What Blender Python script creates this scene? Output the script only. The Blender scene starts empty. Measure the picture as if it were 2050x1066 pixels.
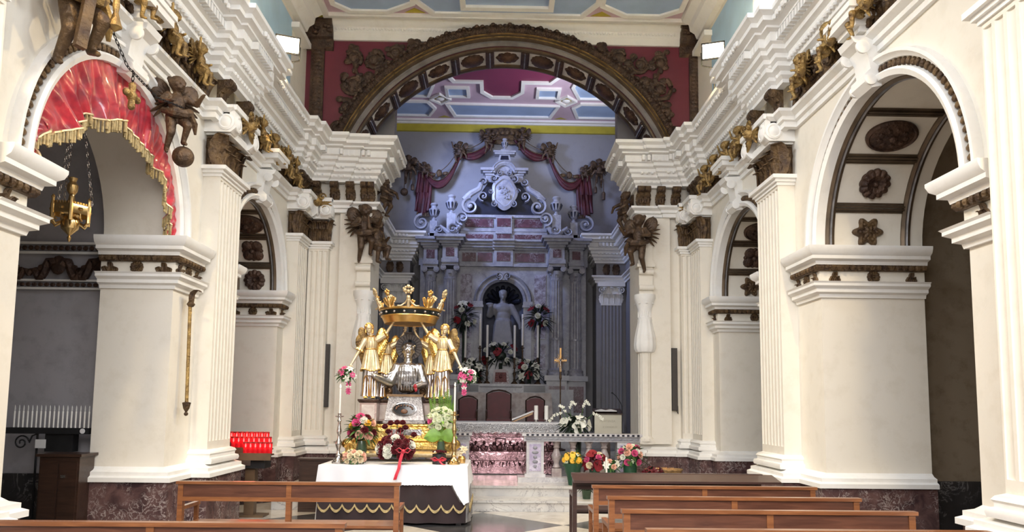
import bpy, bmesh, math, random
from mathutils import Vector, Matrix, Euler
from math import sin, cos, pi, radians, sqrt, atan2
random.seed(7)
SC = bpy.context.scene
COL = SC.collection
# ---------------------------------------------------------------- camera, world, light, exposure
F_PX = 1480.0; PITCH, YAW, ROLL = 5.5, 1.0, 0.6
cam_d = bpy.data.cameras.new('camera'); cam = bpy.data.objects.new('camera', cam_d); COL.objects.link(cam)
_p, _y, _r = radians(PITCH), radians(YAW), radians(ROLL)
_f = Vector((sin(_y)*cos(_p), cos(_y)*cos(_p), sin(_p))); _R = _f.cross(Vector((0, 0, 1))).normalized(); _U = _R.cross(_f)
_R2 = _R*cos(_r)+_U*sin(_r); _U2 = _U*cos(_r)-_R*sin(_r)
cam.matrix_world = Matrix(((_R2.x, _U2.x, -_f.x, -0.1), (_R2.y, _U2.y, -_f.y, 0.0), (_R2.z, _U2.z, -_f.z, 1.65), (0, 0, 0, 1)))
cam_d.sensor_fit = 'HORIZONTAL'; cam_d.sensor_width = 36.0; cam_d.lens = 36.0*F_PX/2050.0
cam_d.shift_x = 0.0; cam_d.shift_y = (812-F_PX*math.tan(_p)-533)/2050.0
cam_d.clip_end = 200
SC.camera = cam
SC.view_settings.view_transform = 'Standard'; SC.view_settings.look = 'None'
SC.view_settings.exposure = 0.12; SC.view_settings.gamma = 1.0; SC.view_settings.use_curve_mapping = False
world = bpy.data.worlds.new('world'); SC.world = world; world.use_nodes = True
world.node_tree.nodes['Background'].inputs[0].default_value = (0.94, 0.94, 1.0, 1)
world.node_tree.nodes['Background'].inputs[1].default_value = .6
def light(name, kind, loc, energy, color=(1, 1, 1), target=None, size=1.0, size_y=None, spot=None, blend=0.6, spread=None):
    d = bpy.data.lights.new(name, kind); o = bpy.data.objects.new(name, d); COL.objects.link(o)
    o.location = loc; d.energy = energy; d.color = color
    if kind == 'AREA':
        d.size = size
        if size_y: d.shape = 'RECTANGLE'; d.size_y = size_y
        if spread: d.spread = radians(spread)
    else: d.shadow_soft_size = size
    if kind == 'SPOT': d.spot_size = radians(spot); d.spot_blend = blend
    if target: o.rotation_euler = (Vector(target)-Vector(loc)).to_track_quat('-Z', 'Y').to_euler()
    return o
# daylight through the clerestory windows of the nave and chancel; front fill and chancel uplight are added
for _s in (-1, 1):
    light('nave_window_light', 'AREA', (_s*3.3, 7.0, 8.4), 140, (0.86, 0.93, 1.0), (-_s*2.6, 7.6, 2.0), 3.0, 1.4, spread=125)
    light('nave_window_light', 'AREA', (_s*3.3, 2.0, 8.2), 115, (0.9, 0.95, 1.0), (-_s*2.2, 4.5, 1.0), 3.0, 1.4, spread=125)
light('added_front_fill', 'AREA', (0.0, -1.5, 5.2), 245, (1.0, 0.955, 0.92), (0, 6.5, 1.2), 6.0, 4.0, spread=90)  # unseen area light added behind the view to brighten the pier faces
light('chancel_light', 'AREA', (-3.2, 18.6, 9.0), 100, (0.44, 0.55, 1.0), (0.0, 22.0, 7.4), 1.2, 1.2, spread=80)
light('chancel_light', 'AREA', (3.3, 17.5, 8.2), 95, (0.85, 0.88, 1.0), (0.6, 19.8, 10.4), 1.4, 1.2, spread=120)  # added uplight to brighten the chancel ceiling
# ---------------------------------------------------------------- node materials
MATS = {}
def nmat(name):
    m = bpy.data.materials.new(name); m.use_nodes = True; nt = m.node_tree
    b = nt.nodes['Principled BSDF']; MATS[name] = m
    return m, nt, b
def coords(nt, scale=(1, 1, 1), kind='Object'):
    tc = nt.nodes.new('ShaderNodeTexCoord'); mp = nt.nodes.new('ShaderNodeMapping'); mp.inputs['Scale'].default_value = scale
    nt.links.new(tc.outputs[kind], mp.inputs[0]); return mp.outputs[0]
def noise(nt, co, scale, detail=4, rough=.5, dist=0):
    n = nt.nodes.new('ShaderNodeTexNoise'); n.inputs['Scale'].default_value = scale; n.inputs['Detail'].default_value = detail
    n.inputs['Roughness'].default_value = rough; n.inputs['Distortion'].default_value = dist
    nt.links.new(co, n.inputs['Vector']); return n
def ramp(nt, fac, stops):
    r = nt.nodes.new('ShaderNodeValToRGB'); e = r.color_ramp.elements
    while len(e) < len(stops): e.new(.5)
    for i, (p, c) in enumerate(stops): e[i].position = p; e[i].color = (*c, 1)
    nt.links.new(fac, r.inputs[0]); return r.outputs[0]
def bump(nt, b, h, strength=.3, dist=.01):
    n = nt.nodes.new('ShaderNodeBump'); n.inputs['Strength'].default_value = strength; n.inputs['Distance'].default_value = dist
    nt.links.new(h, n.inputs['Height']); nt.links.new(n.outputs[0], b.inputs['Normal'])
def plain(name, c, rough=.6, metal=0, var=.12, ns=6, bs=.2, bd=.004, bscale=40, c2=None, emit=0, emc=None, trans=0, sheen=0, coat=0):
    m, nt, b = nmat(name); co = coords(nt)
    n = noise(nt, co, ns, 5); c2 = c2 or tuple(x*(1-var*2) for x in c)
    nt.links.new(ramp(nt, n.outputs[0], [(.32, c2), (.62, c)]), b.inputs['Base Color'])
    b.inputs['Roughness'].default_value = rough; b.inputs['Metallic'].default_value = metal
    if bs: bump(nt, b, noise(nt, co, bscale, 4).outputs[0], bs, bd)
    if emit: b.inputs['Emission Color'].default_value = (*(emc or c), 1); b.inputs['Emission Strength'].default_value = emit
    if trans: b.inputs['Transmission Weight'].default_value = trans
    if sheen: b.inputs['Sheen Weight'].default_value = sheen
    if coat: b.inputs['Coat Weight'].default_value = coat
    return m
def marble(name, base, dark, vein, scale=2.0, rough=.25, vw=.035, vein2=None):
    m, nt, b = nmat(name); co = coords(nt)
    n = noise(nt, co, scale*1.2, 6, .6, .6)
    base_c = ramp(nt, n.outputs[0], [(.3, dark), (.65, base)])
    v = noise(nt, co, scale*1.7, 7, .62, 1.6)
    a = nt.nodes.new('ShaderNodeMath'); a.operation = 'SUBTRACT'; nt.links.new(v.outputs[0], a.inputs[0]); a.inputs[1].default_value = .5
    ab = nt.nodes.new('ShaderNodeMath'); ab.operation = 'ABSOLUTE'; nt.links.new(a.outputs[0], ab.inputs[0])
    msk = ramp(nt, ab.outputs[0], [(0, (1, 1, 1)), (vw, (0, 0, 0))])
    n3 = noise(nt, co, scale*.9, 3); gate = ramp(nt, n3.outputs[0], [(.42, (0, 0, 0)), (.6, (1, 1, 1))])
    mu = nt.nodes.new('ShaderNodeMath'); mu.operation = 'MULTIPLY'; nt.links.new(msk, mu.inputs[0]); nt.links.new(gate, mu.inputs[1])
    mx = nt.nodes.new('ShaderNodeMixRGB'); nt.links.new(mu.outputs[0], mx.inputs[0]); nt.links.new(base_c, mx.inputs[1]); mx.inputs[2].default_value = (*vein, 1)
    nt.links.new(mx.outputs[0], b.inputs['Base Color']); b.inputs['Roughness'].default_value = rough
    return m
def wood(name, c, c2, rough=.38, ax=(1.5, 14, 14)):
    m, nt, b = nmat(name); co = coords(nt, ax)
    n = noise(nt, co, 2.2, 8, .6, .8)
    nt.links.new(ramp(nt, n.outputs[0], [(.3, c2), (.7, c)]), b.inputs['Base Color'])
    b.inputs['Roughness'].default_value = rough; bump(nt, b, n.outputs[0], .12, .003); b.inputs['Coat Weight'].default_value = .25
    return m
def plaster(name, c, dirt=None):
    m, nt, b = nmat(name); co = coords(nt)
    n = noise(nt, co, .7, 6, .6); n2 = noise(nt, co, 4.5, 5, .65)
    mx = nt.nodes.new('ShaderNodeMixRGB'); mx.blend_type = 'MULTIPLY'; mx.inputs[0].default_value = 1
    nt.links.new(ramp(nt, n.outputs[0], [(.3, tuple(x*.97 for x in c)), (.6, c)]), mx.inputs[1])
    nt.links.new(ramp(nt, n2.outputs[0], [(.28, dirt or (.93, .92, .90)), (.5, (1, 1, 1))]), mx.inputs[2])
    nt.links.new(mx.outputs[0], b.inputs['Base Color']); b.inputs['Roughness'].default_value = .75
    bump(nt, b, noise(nt, co, 30, 4).outputs[0], .18, .004)
    return m
PL = plaster('cream_plaster', (.81, .765, .675)); PW = plaster('white_stucco', (.86, .85, .82))
PG = plaster('grey_plaster', (.42, .41, .44), (.8, .8, .8)); PBK = plaster('shaded_chancel_plaster', (.28, .275, .29))  # chancel plaster is darkened, the shade there put into its colour
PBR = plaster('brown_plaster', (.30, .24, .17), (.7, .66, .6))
RM = marble('red_brown_marble', (.15, .085, .08), (.05, .028, .03), (.48, .41, .39), 5.0, .25, .03)
RMB = marble('retable_red_marble', (.11, .038, .055), (.045, .016, .025), (.42, .38, .42), 4, .3, .03)
GM = marble('grey_marble', (.36, .36, .38), (.20, .20, .23), (.16, .16, .2), 2.5, .3, .02)
WMB = marble('shaded_white_marble', (.36, .36, .39), (.20, .20, .24), (.14, .14, .18), 3, .4, .02)  # white marble toned down so its colour carries the chancel's shade
SM = marble('step_marble', (.62, .60, .56), (.44, .43, .42), (.28, .26, .26), 1.5, .18, .02)
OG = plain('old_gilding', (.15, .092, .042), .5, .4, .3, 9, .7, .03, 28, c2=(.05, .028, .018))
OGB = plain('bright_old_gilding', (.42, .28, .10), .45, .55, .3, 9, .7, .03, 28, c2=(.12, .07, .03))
DB = plain('dark_bronze', (.10, .055, .035), .5, .3, .3, 9, .6, .03, 30, c2=(.035, .018, .014))
GD = plain('gold', (.86, .56, .22), .36, 1, .15, 8, .15, .005, 30, c2=(.72, .42, .10))
SV = plain('silver', (.80, .78, .76), .25, 1, .2, 14, .35, .01, 35, c2=(.42, .40, .40))
SVG = plain('silver_gilt', (.72, .63, .47), .45, .6, .15, 7, .15, .004, 30, c2=(.74, .58, .32))
BR = plain('bronze_frame', (.16, .115, .075), .4, .5, .25, 4, .2, .004, 40)
STL = plain('silvered_wood', (.42, .42, .44), .4, .6, .25, 5, .2, .004, 40)
MAR = plain('maroon_paint', (.12, .014, .034), .6, 0, .12, 1.2, .1)
MARC = plain('ceiling_maroon', (.20, .028, .075), .6, 0, .06, 1.2, .05)
YEL = plain('ochre_paint', (.46, .38, .035), .6, 0, .08, 3, .1)
PNK = plain('pink_paint', (.60, .44, .53), .6, 0, .05, 2, .05)
BLU = plain('blue_paint', (.36, .48, .70), .6, 0, .06, 2, .05)
SKY = plain('pale_blue_paint', (.42, .62, .78), .6, 0, .06, 2, .05)
BLK = plain('black_iron', (.02, .02, .022), .5, .3, .2)
# ---------------------------------------------------------------- mesh builder
class M:
    def __init__(s): s.v = []; s.f = []
    def add(s, vs, fs, mw=None):
        n = len(s.v); s.v += [tuple(mw @ Vector(v)) for v in vs] if mw else [tuple(v) for v in vs]
        s.f += [tuple(n+i for i in f) for f in fs]; return s
    def box(s, x0, x1, y0, y1, z0, z1, mw=None):
        if x0 > x1: x0, x1 = x1, x0
        return s.add([(x, y, z) for z in (z0, z1) for y in (y0, y1) for x in (x0, x1)],
                     [(0, 2, 3, 1), (4, 5, 7, 6), (0, 1, 5, 4), (2, 6, 7, 3), (0, 4, 6, 2), (1, 3, 7, 5)], mw)
    def grid(s, rows, closed=False, cap=False, mw=None):
        n = len(rows[0]); vs = [p for r in rows for p in r]; fs = []
        for i in range(len(rows)-1):
            for j in range(n if closed else n-1):
                k = (j+1) % n; fs.append((i*n+j, i*n+k, (i+1)*n+k, (i+1)*n+j))
        if cap: fs += [tuple(range(n-1, -1, -1)), tuple((len(rows)-1)*n+j for j in range(n))]
        return s.add(vs, fs, mw)
    def lathe(s, prof, c=(0, 0, 0), n=20, mw=None, a0=0, a1=2*pi, flute=0, fn=0, cap=True):
        full = abs(a1-a0-2*pi) < 1e-6
        rows = []
        for r, z in prof:
            row = []
            for j in range(n if full else n+1):
                a = a0+(a1-a0)*j/n; rr = r*(1+flute*cos(fn*a)) if flute else r
                row.append((c[0]+rr*cos(a), c[1]+rr*sin(a), c[2]+z))
            rows.append(row)
        return s.grid(rows, full, full and cap, mw)
    def tube(s, path, r, n=8, mw=None, closed=False, flat=1.0):
        P = [Vector(p) for p in path]; rows = []; up = Vector((0, 0, 1))
        for i, p in enumerate(P):
            if closed: t = P[(i+1) % len(P)]-P[i-1]
            else: t = P[min(i+1, len(P)-1)]-P[max(i-1, 0)]
            if t.length < 1e-9: t = Vector((0, 0, 1))
            t.normalize()
            u = t.cross(up)
            if u.length < .05: u = t.cross(Vector((0, 1, 0)))
            u.normalize(); w = u.cross(t); rr = r[i] if isinstance(r, (list, tuple)) else r
            rows.append([p+u*rr*cos(2*pi*j/n)+w*rr*flat*sin(2*pi*j/n) for j in range(n)])
        if closed: rows.append(rows[0])
        return s.grid(rows, True, not closed, mw)
    def ball(s, c, r, n=10, m=7, mw=None):
        if not isinstance(r, (list, tuple)): r = (r, r, r)
        rows = []
        for i in range(m+1):
            t = pi*i/m; q = max(sin(t), 1e-3)
            rows.append([(c[0]+r[0]*q*cos(2*pi*j/n), c[1]+r[1]*q*sin(2*pi*j/n), c[2]+r[2]*cos(t)) for j in range(n)])
        return s.grid(rows, True, True, mw)
    def prism(s, poly, a, b, axis='y', mw=None):
        # poly: 2d outline in the two other axes (x,z) for y, (y,z) for x, (x,y) for z
        f = {'y': lambda p, t: (p[0], t, p[1]), 'x': lambda p, t: (t, p[0], p[1]), 'z': lambda p, t: (p[0], p[1], t)}[axis]
        n = len(poly); vs = [f(p, a) for p in poly]+[f(p, b) for p in poly]
        fs = [tuple(range(n)), tuple(range(2*n-1, n-1, -1))]+[(i, i+n, (i+1) % n+n, (i+1) % n) for i in range(n)]
        return s.add(vs, fs, mw)
    def sweep(s, prof, path, side=1, closed=False, capends=True):
        # prof: (offset, z) outline; path: plan points; offset goes to the right of travel for side=1
        n = len(path); rows = []
        for i in range(n):
            p = Vector(path[i]); ds = []
            if i > 0 or closed: ds.append((p-Vector(path[i-1])).normalized())
            if i < n-1 or closed: ds.append((Vector(path[(i+1) % n])-p).normalized())
            ns = [Vector((d.y, -d.x))*side for d in ds]
            m = ns[0]
            if len(ns) == 2:
                m = ns[0]+ns[1]
                m = m/max(m.dot(ns[0]), .2) if m.length > 1e-6 else ns[0]
            rows.append([(p.x+m.x*o, p.y+m.y*o, z) for o, z in prof])
        if closed: rows.append(rows[0])
        return s.grid(rows, True, capends and not closed)
    def arc(s, prof, fr, a0, a1, n=32):
        # prof: (radius, depth) closed outline swept about a centre; fr(u, v, d) -> world
        rows = []
        for i in range(n+1):
            a = a0+(a1-a0)*i/n
            rows.append([fr(r*cos(a), r*sin(a), d) for r, d in prof])
        return s.grid(rows, True, True)
    def build(s, name, mat, parent=None, smooth=35, loc=None):
        me = bpy.data.meshes.new(name); me.from_pydata(s.v, [], s.f); me.materials.append(mat)
        bm = bmesh.new(); bm.from_mesh(me); bmesh.ops.recalc_face_normals(bm, faces=bm.faces[:]); bm.to_mesh(me); bm.free()
        if smooth:
            me.polygons.foreach_set('use_smooth', [True]*len(me.polygons)); me.set_sharp_from_angle(angle=radians(smooth))
        o = bpy.data.objects.new(name, me); COL.objects.link(o)
        if parent: o.parent = parent
        if loc: o.location = loc
        return o
def tag(o, label=None, cat=None, group=None, kind=None):
    if label: o['label'] = label
    if cat: o['category'] = cat
    if group: o['group'] = group
    if kind: o['kind'] = kind
    return o
def thing(name, label, cat, loc=(0, 0, 0), rz=0, group=None, scale=1):
    o = bpy.data.objects.new(name, None); COL.objects.link(o); o.empty_display_size = .1
    o.location = loc; o.rotation_euler = (0, 0, rz); o.scale = (scale,)*3 if not isinstance(scale, tuple) else scale
    return tag(o, label, cat, group)
def struct(name, m, mat, smooth=35): return tag(m.build(name, mat, None, smooth), kind='structure')
def dup(o, parent=None, loc=None, rot=None, scale=None, label=None, group=None):
    c = o.copy(); COL.objects.link(c); c.parent = parent
    if loc is not None: c.location = loc
    if rot is not None: c.rotation_euler = rot
    if scale is not None: c.scale = scale if isinstance(scale, tuple) else (scale,)*3
    if label: c['label'] = label
    if group: c['group'] = group
    for ch in list(o.children):
        d = dup(ch, c)
    return c
def sculpt(name, prims, mat, parent=None, voxel=.012, smooth=2, sub=1):
    # one continuous surface grown from overlapping tapered limbs and masses
    m = M()
    for p in prims:
        if p[0] == 'c':
            _, a, ra, b, rb = p; a = Vector(a); b = Vector(b); d = (b-a); L = d.length
            if L < 1e-5: continue
            q = d.to_track_quat('Z', 'Y').to_matrix().to_4x4(); q.translation = a
            pr = [(max(ra*sin(t), 1e-4), -ra*cos(t)) for t in [pi/2*i/4 for i in range(5)]]+[(max(rb*cos(t), 1e-4), L+rb*sin(t)) for t in [pi/2*i/4 for i in range(5)]]
            m.lathe(pr, n=12, mw=q)
        elif p[0] == 'e':
            _, c, r, *rot = p
            mw = Matrix.Translation(c) @ (Euler(rot[0]).to_matrix().to_4x4() if rot else Matrix()); m.ball((0, 0, 0), r, 14, 10, mw)
        elif p[0] == 'm': m.add(p[1].v, p[1].f)
    t = m.build(name+'_tmp', mat)
    md = t.modifiers.new('r', 'REMESH'); md.mode = 'VOXEL'; md.voxel_size = voxel; md.use_smooth_shade = True
    if smooth: sm = t.modifiers.new('s', 'SMOOTH'); sm.factor = .5; sm.iterations = smooth
    dg = bpy.context.evaluated_depsgraph_get(); me = bpy.data.meshes.new_from_object(t.evaluated_get(dg)); me.name = name
    bpy.data.objects.remove(t, do_unlink=True)
    if not me.materials: me.materials.append(mat)
    o = bpy.data.objects.new(name, me); COL.objects.link(o)
    if parent: o.parent = parent
    return o
def seq(a, b, n): return [a+(b-a)*i/n for i in range(n+1)]
# ================================================================ THE BUILDING
WL, WR = 3.95, 3.75                       # nave wall planes left and right of the axis
A1 = (7.30, 3.58, 1.40); A2 = (11.58, 3.60, 1.25)     # side arches: centre y, spring z, radius
JY = 2.55                                 # half width of the chancel opening
ZC = 9.12; ZC2 = 10.42                    # nave and chancel ceilings
YA, YB = 14.0, 14.85                      # chancel arch wall
YE = 22.4                                 # end wall
def wallpoly(ops, y0, y1, ztop):
    p = [(y0, 0)]
    for c, zs, r in ops:
        p += [(c-r, 0)]+[(c-r*cos(pi*i/28), zs+r*sin(pi*i/28)) for i in range(29)]+[(c+r, 0)]
    return p+[(y1, 0), (y1, ztop), (y0, ztop)]
for s, W, T, side in ((-1, WL, .85, 'left'), (1, WR, 1.25, 'right')):
    m = M(); m.prism(wallpoly([A1, A2], -2.0, YA+.001, ZC+.1), s*W, s*(W+T), 'x')
    struct('wall_'+side, m, PL)
# floor: dark and light marble pattern
m, nt, b = nmat('floor_marble')
co = coords(nt, (1, 1, 1)); mp = nt.nodes.new('ShaderNodeMapping'); mp.inputs['Rotation'].default_value = (0, 0, radians(45)); mp.inputs['Location'].default_value = (0.35, .1, 0)
nt.links.new(co, mp.inputs[0]); ck = nt.nodes.new('ShaderNodeTexChecker'); ck.inputs['Scale'].default_value = .62; nt.links.new(mp.outputs[0], ck.inputs[0])
n1 = noise(nt, co, 3, 6, .6, 1)
mx = nt.nodes.new('ShaderNodeMixRGB'); nt.links.new(ck.outputs[1], mx.inputs[0])
nt.links.new(ramp(nt, n1.outputs[0], [(.3, (.42, .39, .35)), (.7, (.60, .57, .52))]), mx.inputs[1]); nt.links.new(ramp(nt, n1.outputs[0], [(.3, (.025, .025, .027)), (.7, (.06, .06, .065))]), mx.inputs[2])
nt.links.new(mx.outputs[0], b.inputs['Base Color']); b.inputs['Roughness'].default_value = .16
struct('floor', M().box(-9, 9, -2, YE+.4, -.15, 0), MATS['floor_marble'])
# chancel platform: two marble steps with nosings, then the raised floor
m = M(); XS = 3.6
m.box(-XS, XS, 11.72, 23, .001, .135).box(-XS-.02, XS+.02, 11.69, 23, .135, .17)
m.box(-XS+.1, XS-.1, 12.27, 23, .17, .30).box(-XS+.08, XS-.08, 12.24, 23, .30, .34)
struct('trim_1', m, SM)
m = M(); m.box(-3.7, 3.7, 15.2, 23, .34, .5).box(-3.7, 3.7, 16.4, 23, .5, .66).box(-3.7, 3.7, 17.6, 23, .66, .82)
m.box(-2.5, 2.5, 18.9, 23, .82, .98).box(-2.3, 2.3, 19.4, 23, .98, 1.12)
struct('trim_2', m, GM)
# plinths and base mouldings that follow piers and pilasters
PIL = [(4.15, 5.3), (9.38, 10.2)]
def plan(W, parts, ext=.0):
    'plan line (u,y) of the wall with pilaster breaks'
    return parts
BASEP = [(0, .75), (.14, .75), (.14, .80), (.10, .82), (.10, .86), (.04, .88), (.0, .915)]
for s, W, T, side in ((-1, WL, .85, 'left'), (1, WR, 1.25, 'right')):
    r = A1[2]; pw = W-.22
    runs = []
    # pier between the two arches
    runs.append([(W+T, A1[0]+r), (W, A1[0]+r), (W, 9.3), (pw, 9.3), (pw, 10.28), (W, 10.28), (W, A2[0]-A2[2]), (W+T, A2[0]-A2[2])])
    runs.append([(W, -1.9), (W, 4.05), (pw, 4.05), (pw, 5.42), (W, 5.42), (W, A1[0]-r), (W+T, A1[0]-r)])
    runs.append([(W+T, A2[0]+A2[2]), (W, A2[0]+A2[2]), (W, 13.12), (pw, 13.12), (pw, YA-.14), (3.32, YA-.14), (3.32, YA-.02), (3.16, YA-.02), (3.16, YA-.09), (2.78, YA-.09), (2.78, YA-.02), (JY, YA-.02), (JY, YB)])
    mp_, mb = M(), M()
    for rn in runs:
        pts = [(s*u, y) for u, y in rn]
        mp_.sweep([(-.05, 0), (.10, 0), (.10, .735), (-.05, .735)], pts, -s)
        mb.sweep([(-.05, .735)]+[(o, z-.015) for o, z in BASEP[1:]]+[(-.05, .9)], pts, -s)
    tag(mp_.build('baseboard_'+side, RM), kind='structure'); tag(mb.build('trim_3' if s < 0 else 'trim_4', PW), kind='structure')
# ---------------------------------------------------------------- entablature
ENT = [(-.05, 5.86), (.05, 5.86), (.05, 5.91), (.09, 5.95), (.09, 6.0), (.15, 6.04), (.15, 6.10), (.19, 6.13), (.19, 6.19), (.25, 6.22), (.25, 6.28), (.29, 6.30),
       (.29, 6.42), (.36, 6.44), (.36, 6.47), (.43, 6.50), (.43, 6.56), (.50, 6.60), (.50, 6.66), (-.05, 6.66)]
ARC = [(-.05, 5.27), (.04, 5.27), (.04, 5.34), (.08, 5.35), (.08, 5.40), (.15, 5.44), (.15, 5.48), (-.05, 5.48)]
def along(pts, side, step):
    'points and inward normals every step along a plan line'
    out = []
    for a, b2 in zip(pts, pts[1:]):
        a = Vector(a); b2 = Vector(b2); L = (b2-a).length; d = (b2-a)/L; n = Vector((d.y, -d.x))*side; k = int(L/step)
        for i in range(k): out.append((a+d*(L*(i+.5)/k), n, d))
    return out
def entab(name, pts, side, label, dent=.085, lower=True):
    t = thing(name, label, 'cornice')
    c = M(); c.sweep(ENT, pts, side); c.build('cornice_moulding', PW, t)
    d = M(); e = M(); l = M()
    for p, n, dr in along(pts, side, dent):
        for off, z0, z1, w, tgt in ((.33, 6.31, 6.41, .026, d),):
            q = p+n*off; mw = Matrix(((dr.x, n.x, 0, q.x), (dr.y, n.y, 0, q.y), (0, 0, 1, 0), (0, 0, 0, 1)))
            tgt.box(-w, w, -.05, .045, z0, z1, mw)
        q = p+n*.175; mw = Matrix(((dr.x, n.x, 0, q.x), (dr.y, n.y, 0, q.y), (0, 0, 1, 6.115), (0, 0, 0, 1)))
        e.ball((0, 0, 0), (.033, .04, .03), 6, 4, mw)
        q = p+n*.455; mw = Matrix(((dr.x, n.x, 0, q.x), (dr.y, n.y, 0, q.y), (0, 0, 1, 6.53), (0, 0, 0, 1)))
        l.ball((random.uniform(-.01, .01), 0, random.uniform(-.01, .01)), (.04, .035, .045), 6, 4, mw)
        q = p+n*.08; mw = Matrix(((dr.x, n.x, 0, q.x), (dr.y, n.y, 0, q.y), (0, 0, 1, 5.975), (0, 0, 0, 1)))
        e.ball((0, 0, 0), (.032, .03, .03), 6, 4, mw)
    d.build('dentil_band', PW, t); e.build('egg_band', PW, t); l.build('leaf_band', PW, t)
    if lower: a = M(); a.sweep(ARC, pts, side); a.build('architrave', PW, t)
    return t
for s, W, side in ((-1, WL, 'left'), (1, WR, 'right')):
    p = [(W, -1.9), (W, 4.0), (W-.16, 4.0), (W-.16, 5.45), (W, 5.45), (W, 9.22), (W-.16, 9.22), (W-.16, 9.42), (W-.24, 9.42), (W-.24, 10.12), (W-.16, 10.12), (W-.16, 10.36), (W, 10.36), (W, 13.05), (W-.14, 13.05), (W-.14, 13.3), (W-.22, 13.3),
         (W-.22, YA-.2), (3.42, YA-.2), (3.42, YA-.12), (3.05, YA-.12), (3.05, YA-.05), (JY, YA-.05), (JY, YB+.1)]
    entab('nave_entablature', [(s*u, y) for u, y in p], -s, 'long white dentilled cornice above the %s arches of the nave' % side)
    q = [(JY, YB+.1), (3.62, YB+.1), (3.62, 21.55), (2.75, 21.55), (2.75, YE)] if s else None
    entab('chancel_entablature', [(s*u, y) for u, y in q], -s, 'shadowed white dentilled cornice on the %s side of the chancel' % side, .1)
# frieze wall bands are the wall itself; clerestory panels
for s, W, side in ((-1, WL, 'left'), (1, WR, 'right')):
    m = M()
    for y0, y1 in ((-1.5, 3.9), (5.6, 9.1), (10.5, 12.95)): m.box(s*(W-.012), s*(W+.1), y0, y1, 6.9, 8.6)
    struct('trim_5' if s < 0 else 'trim_6', m, SKY)
    m = M()
    for y0, y1 in ((3.9, 5.6), (9.1, 10.5), (12.95, 13.7)):
        m.box(s*(W-(.10 if y0 < 12 else -.02)), s*(W+.1), y0, y1, 6.66, 8.72); m.box(s*(W-.16), s*(W+.1), y0-.06, y1+.03, 8.45, 8.55)
    m.sweep([(-.05, 8.7), (.12, 8.7), (.16, 8.8), (.25, 8.86), (.27, 8.98), (.40, 9.05), (.42, 9.12), (-.05, 9.12)], [(s*W, -1.9), (s*W, 13.55)], -s)
    struct('trim_7' if s < 0 else 'trim_8', m, PW)
# ---------------------------------------------------------------- chancel arch wall, maroon above the cornice
RA = 3.28; ZA = 5.43
ph0 = math.asin((6.66-ZA)/RA)
def arcpts(r, a0, a1, n): return [(r*cos(a0+(a1-a0)*i/n), ZA+r*sin(a0+(a1-a0)*i/n)) for i in range(n+1)]
poly = [(-4.3, 6.6)]+[(x, z) for x, z in arcpts(RA, pi-ph0, ph0, 48)]+[(4.3, 6.6), (4.3, ZC), (-4.3, ZC)]
poly[1] = (poly[1][0], 6.6); poly[-4] = (poly[-4][0], 6.6)
struct('wall_arch', M().prism(poly, YA, YB, 'y'), MAR)
m = M()
for s in (-1, 1): m.prism([(s*JY, 0), (s*4.8, 0), (s*4.8, 6.6), (s*JY, 6.6)], YA, YB, 'y')
struct('wall_front', m, PL)
# chancel shell
m = M(); 
for s in (-1, 1): m.prism([(YB, 0), (YE+.3, 0), (YE+.3, ZC2), (YB, ZC2)], s*3.62, s*3.9, 'x').box(s*2.75, s*3.62, 21.55, YE, 0, 6.66).box(s*2.4, s*3.7, YB+.6, YB+.9, 6.7, ZC2)
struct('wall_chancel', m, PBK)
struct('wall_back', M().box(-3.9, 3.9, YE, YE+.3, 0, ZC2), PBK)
m = M(); m.box(-3.7, 3.7, YE-.14, YE, 6.62, 6.74).box(-3.7, 3.7, YE-.08, YE, 6.55, 6.62); struct('trim_9', m, PW)
m = M(); m.box(-3.62, 3.62, YE-.1, YE, 10.12, 10.36); struct('trim_10', m, YEL)
struct('trim_11', M().sweep([(0, 10.34), (.1, 10.34), (.16, 10.42), (0, 10.42)], [(-3.62, YE-.08), (3.62, YE-.08)], 1), PW)
# chancel ceiling
struct('ceiling_chancel', M().box(-3.9, 3.9, YB, YE+.3, ZC2, ZC2+.2), PNK)
def frame(m, poly, z, w=.09, h=.07):
    m.sweep([(-w/2, z-h), (w/2, z-h*.8), (w/2, z+.001), (-w/2, z+.001)], poly, 1, closed=True)
def flat(m, poly, z): m.prism(poly, z-.006, z, 'z')
mb, mw_, mr, my = M(), M(), M(), M()
mar = [(-2.4, 16.5), (-2.4, 18.4), (-1.57, 18.94), (-1.41, 19.33), (-.66, 19.33), (-.66, 19.97), (-.39, 20.33), (.18, 20.33), (.47, 19.95), (.47, 19.33), (1.21, 19.33), (1.44, 18.9), (2.4, 18.4), (2.4, 16.5)]
flat(mr, mar, ZC2); frame(mw_, mar, ZC2, .1)
for pl in ([(-1.7, 20.84), (-1.51, 21.75), (1.36, 21.75), (1.55, 20.9)], [(-3.45, 20.7), (-2.25, 20.7), (-2.08, 21.2), (-2.3, 21.75), (-3.45, 21.75)], [(2.0, 21.0), (2.2, 20.7), (3.45, 20.7), (3.45, 21.75), (2.2, 21.75)],
           [(-1.65, 19.72), (-1.05, 19.72), (-1.05, 20.34), (-1.65, 20.34)], [(.9, 19.72), (1.5, 19.72), (1.5, 20.34), (.9, 20.34)], [(-3.45, 18.9), (-2.1, 18.9), (-2.0, 19.6), (-2.2, 20.35), (-3.45, 20.35)], [(1.95, 18.9), (3.45, 18.9), (3.45, 20.35), (2.1, 20.35), (1.85, 19.6)]):
    flat(mb, pl, ZC2-.001); frame(mw_, pl, ZC2)
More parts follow.
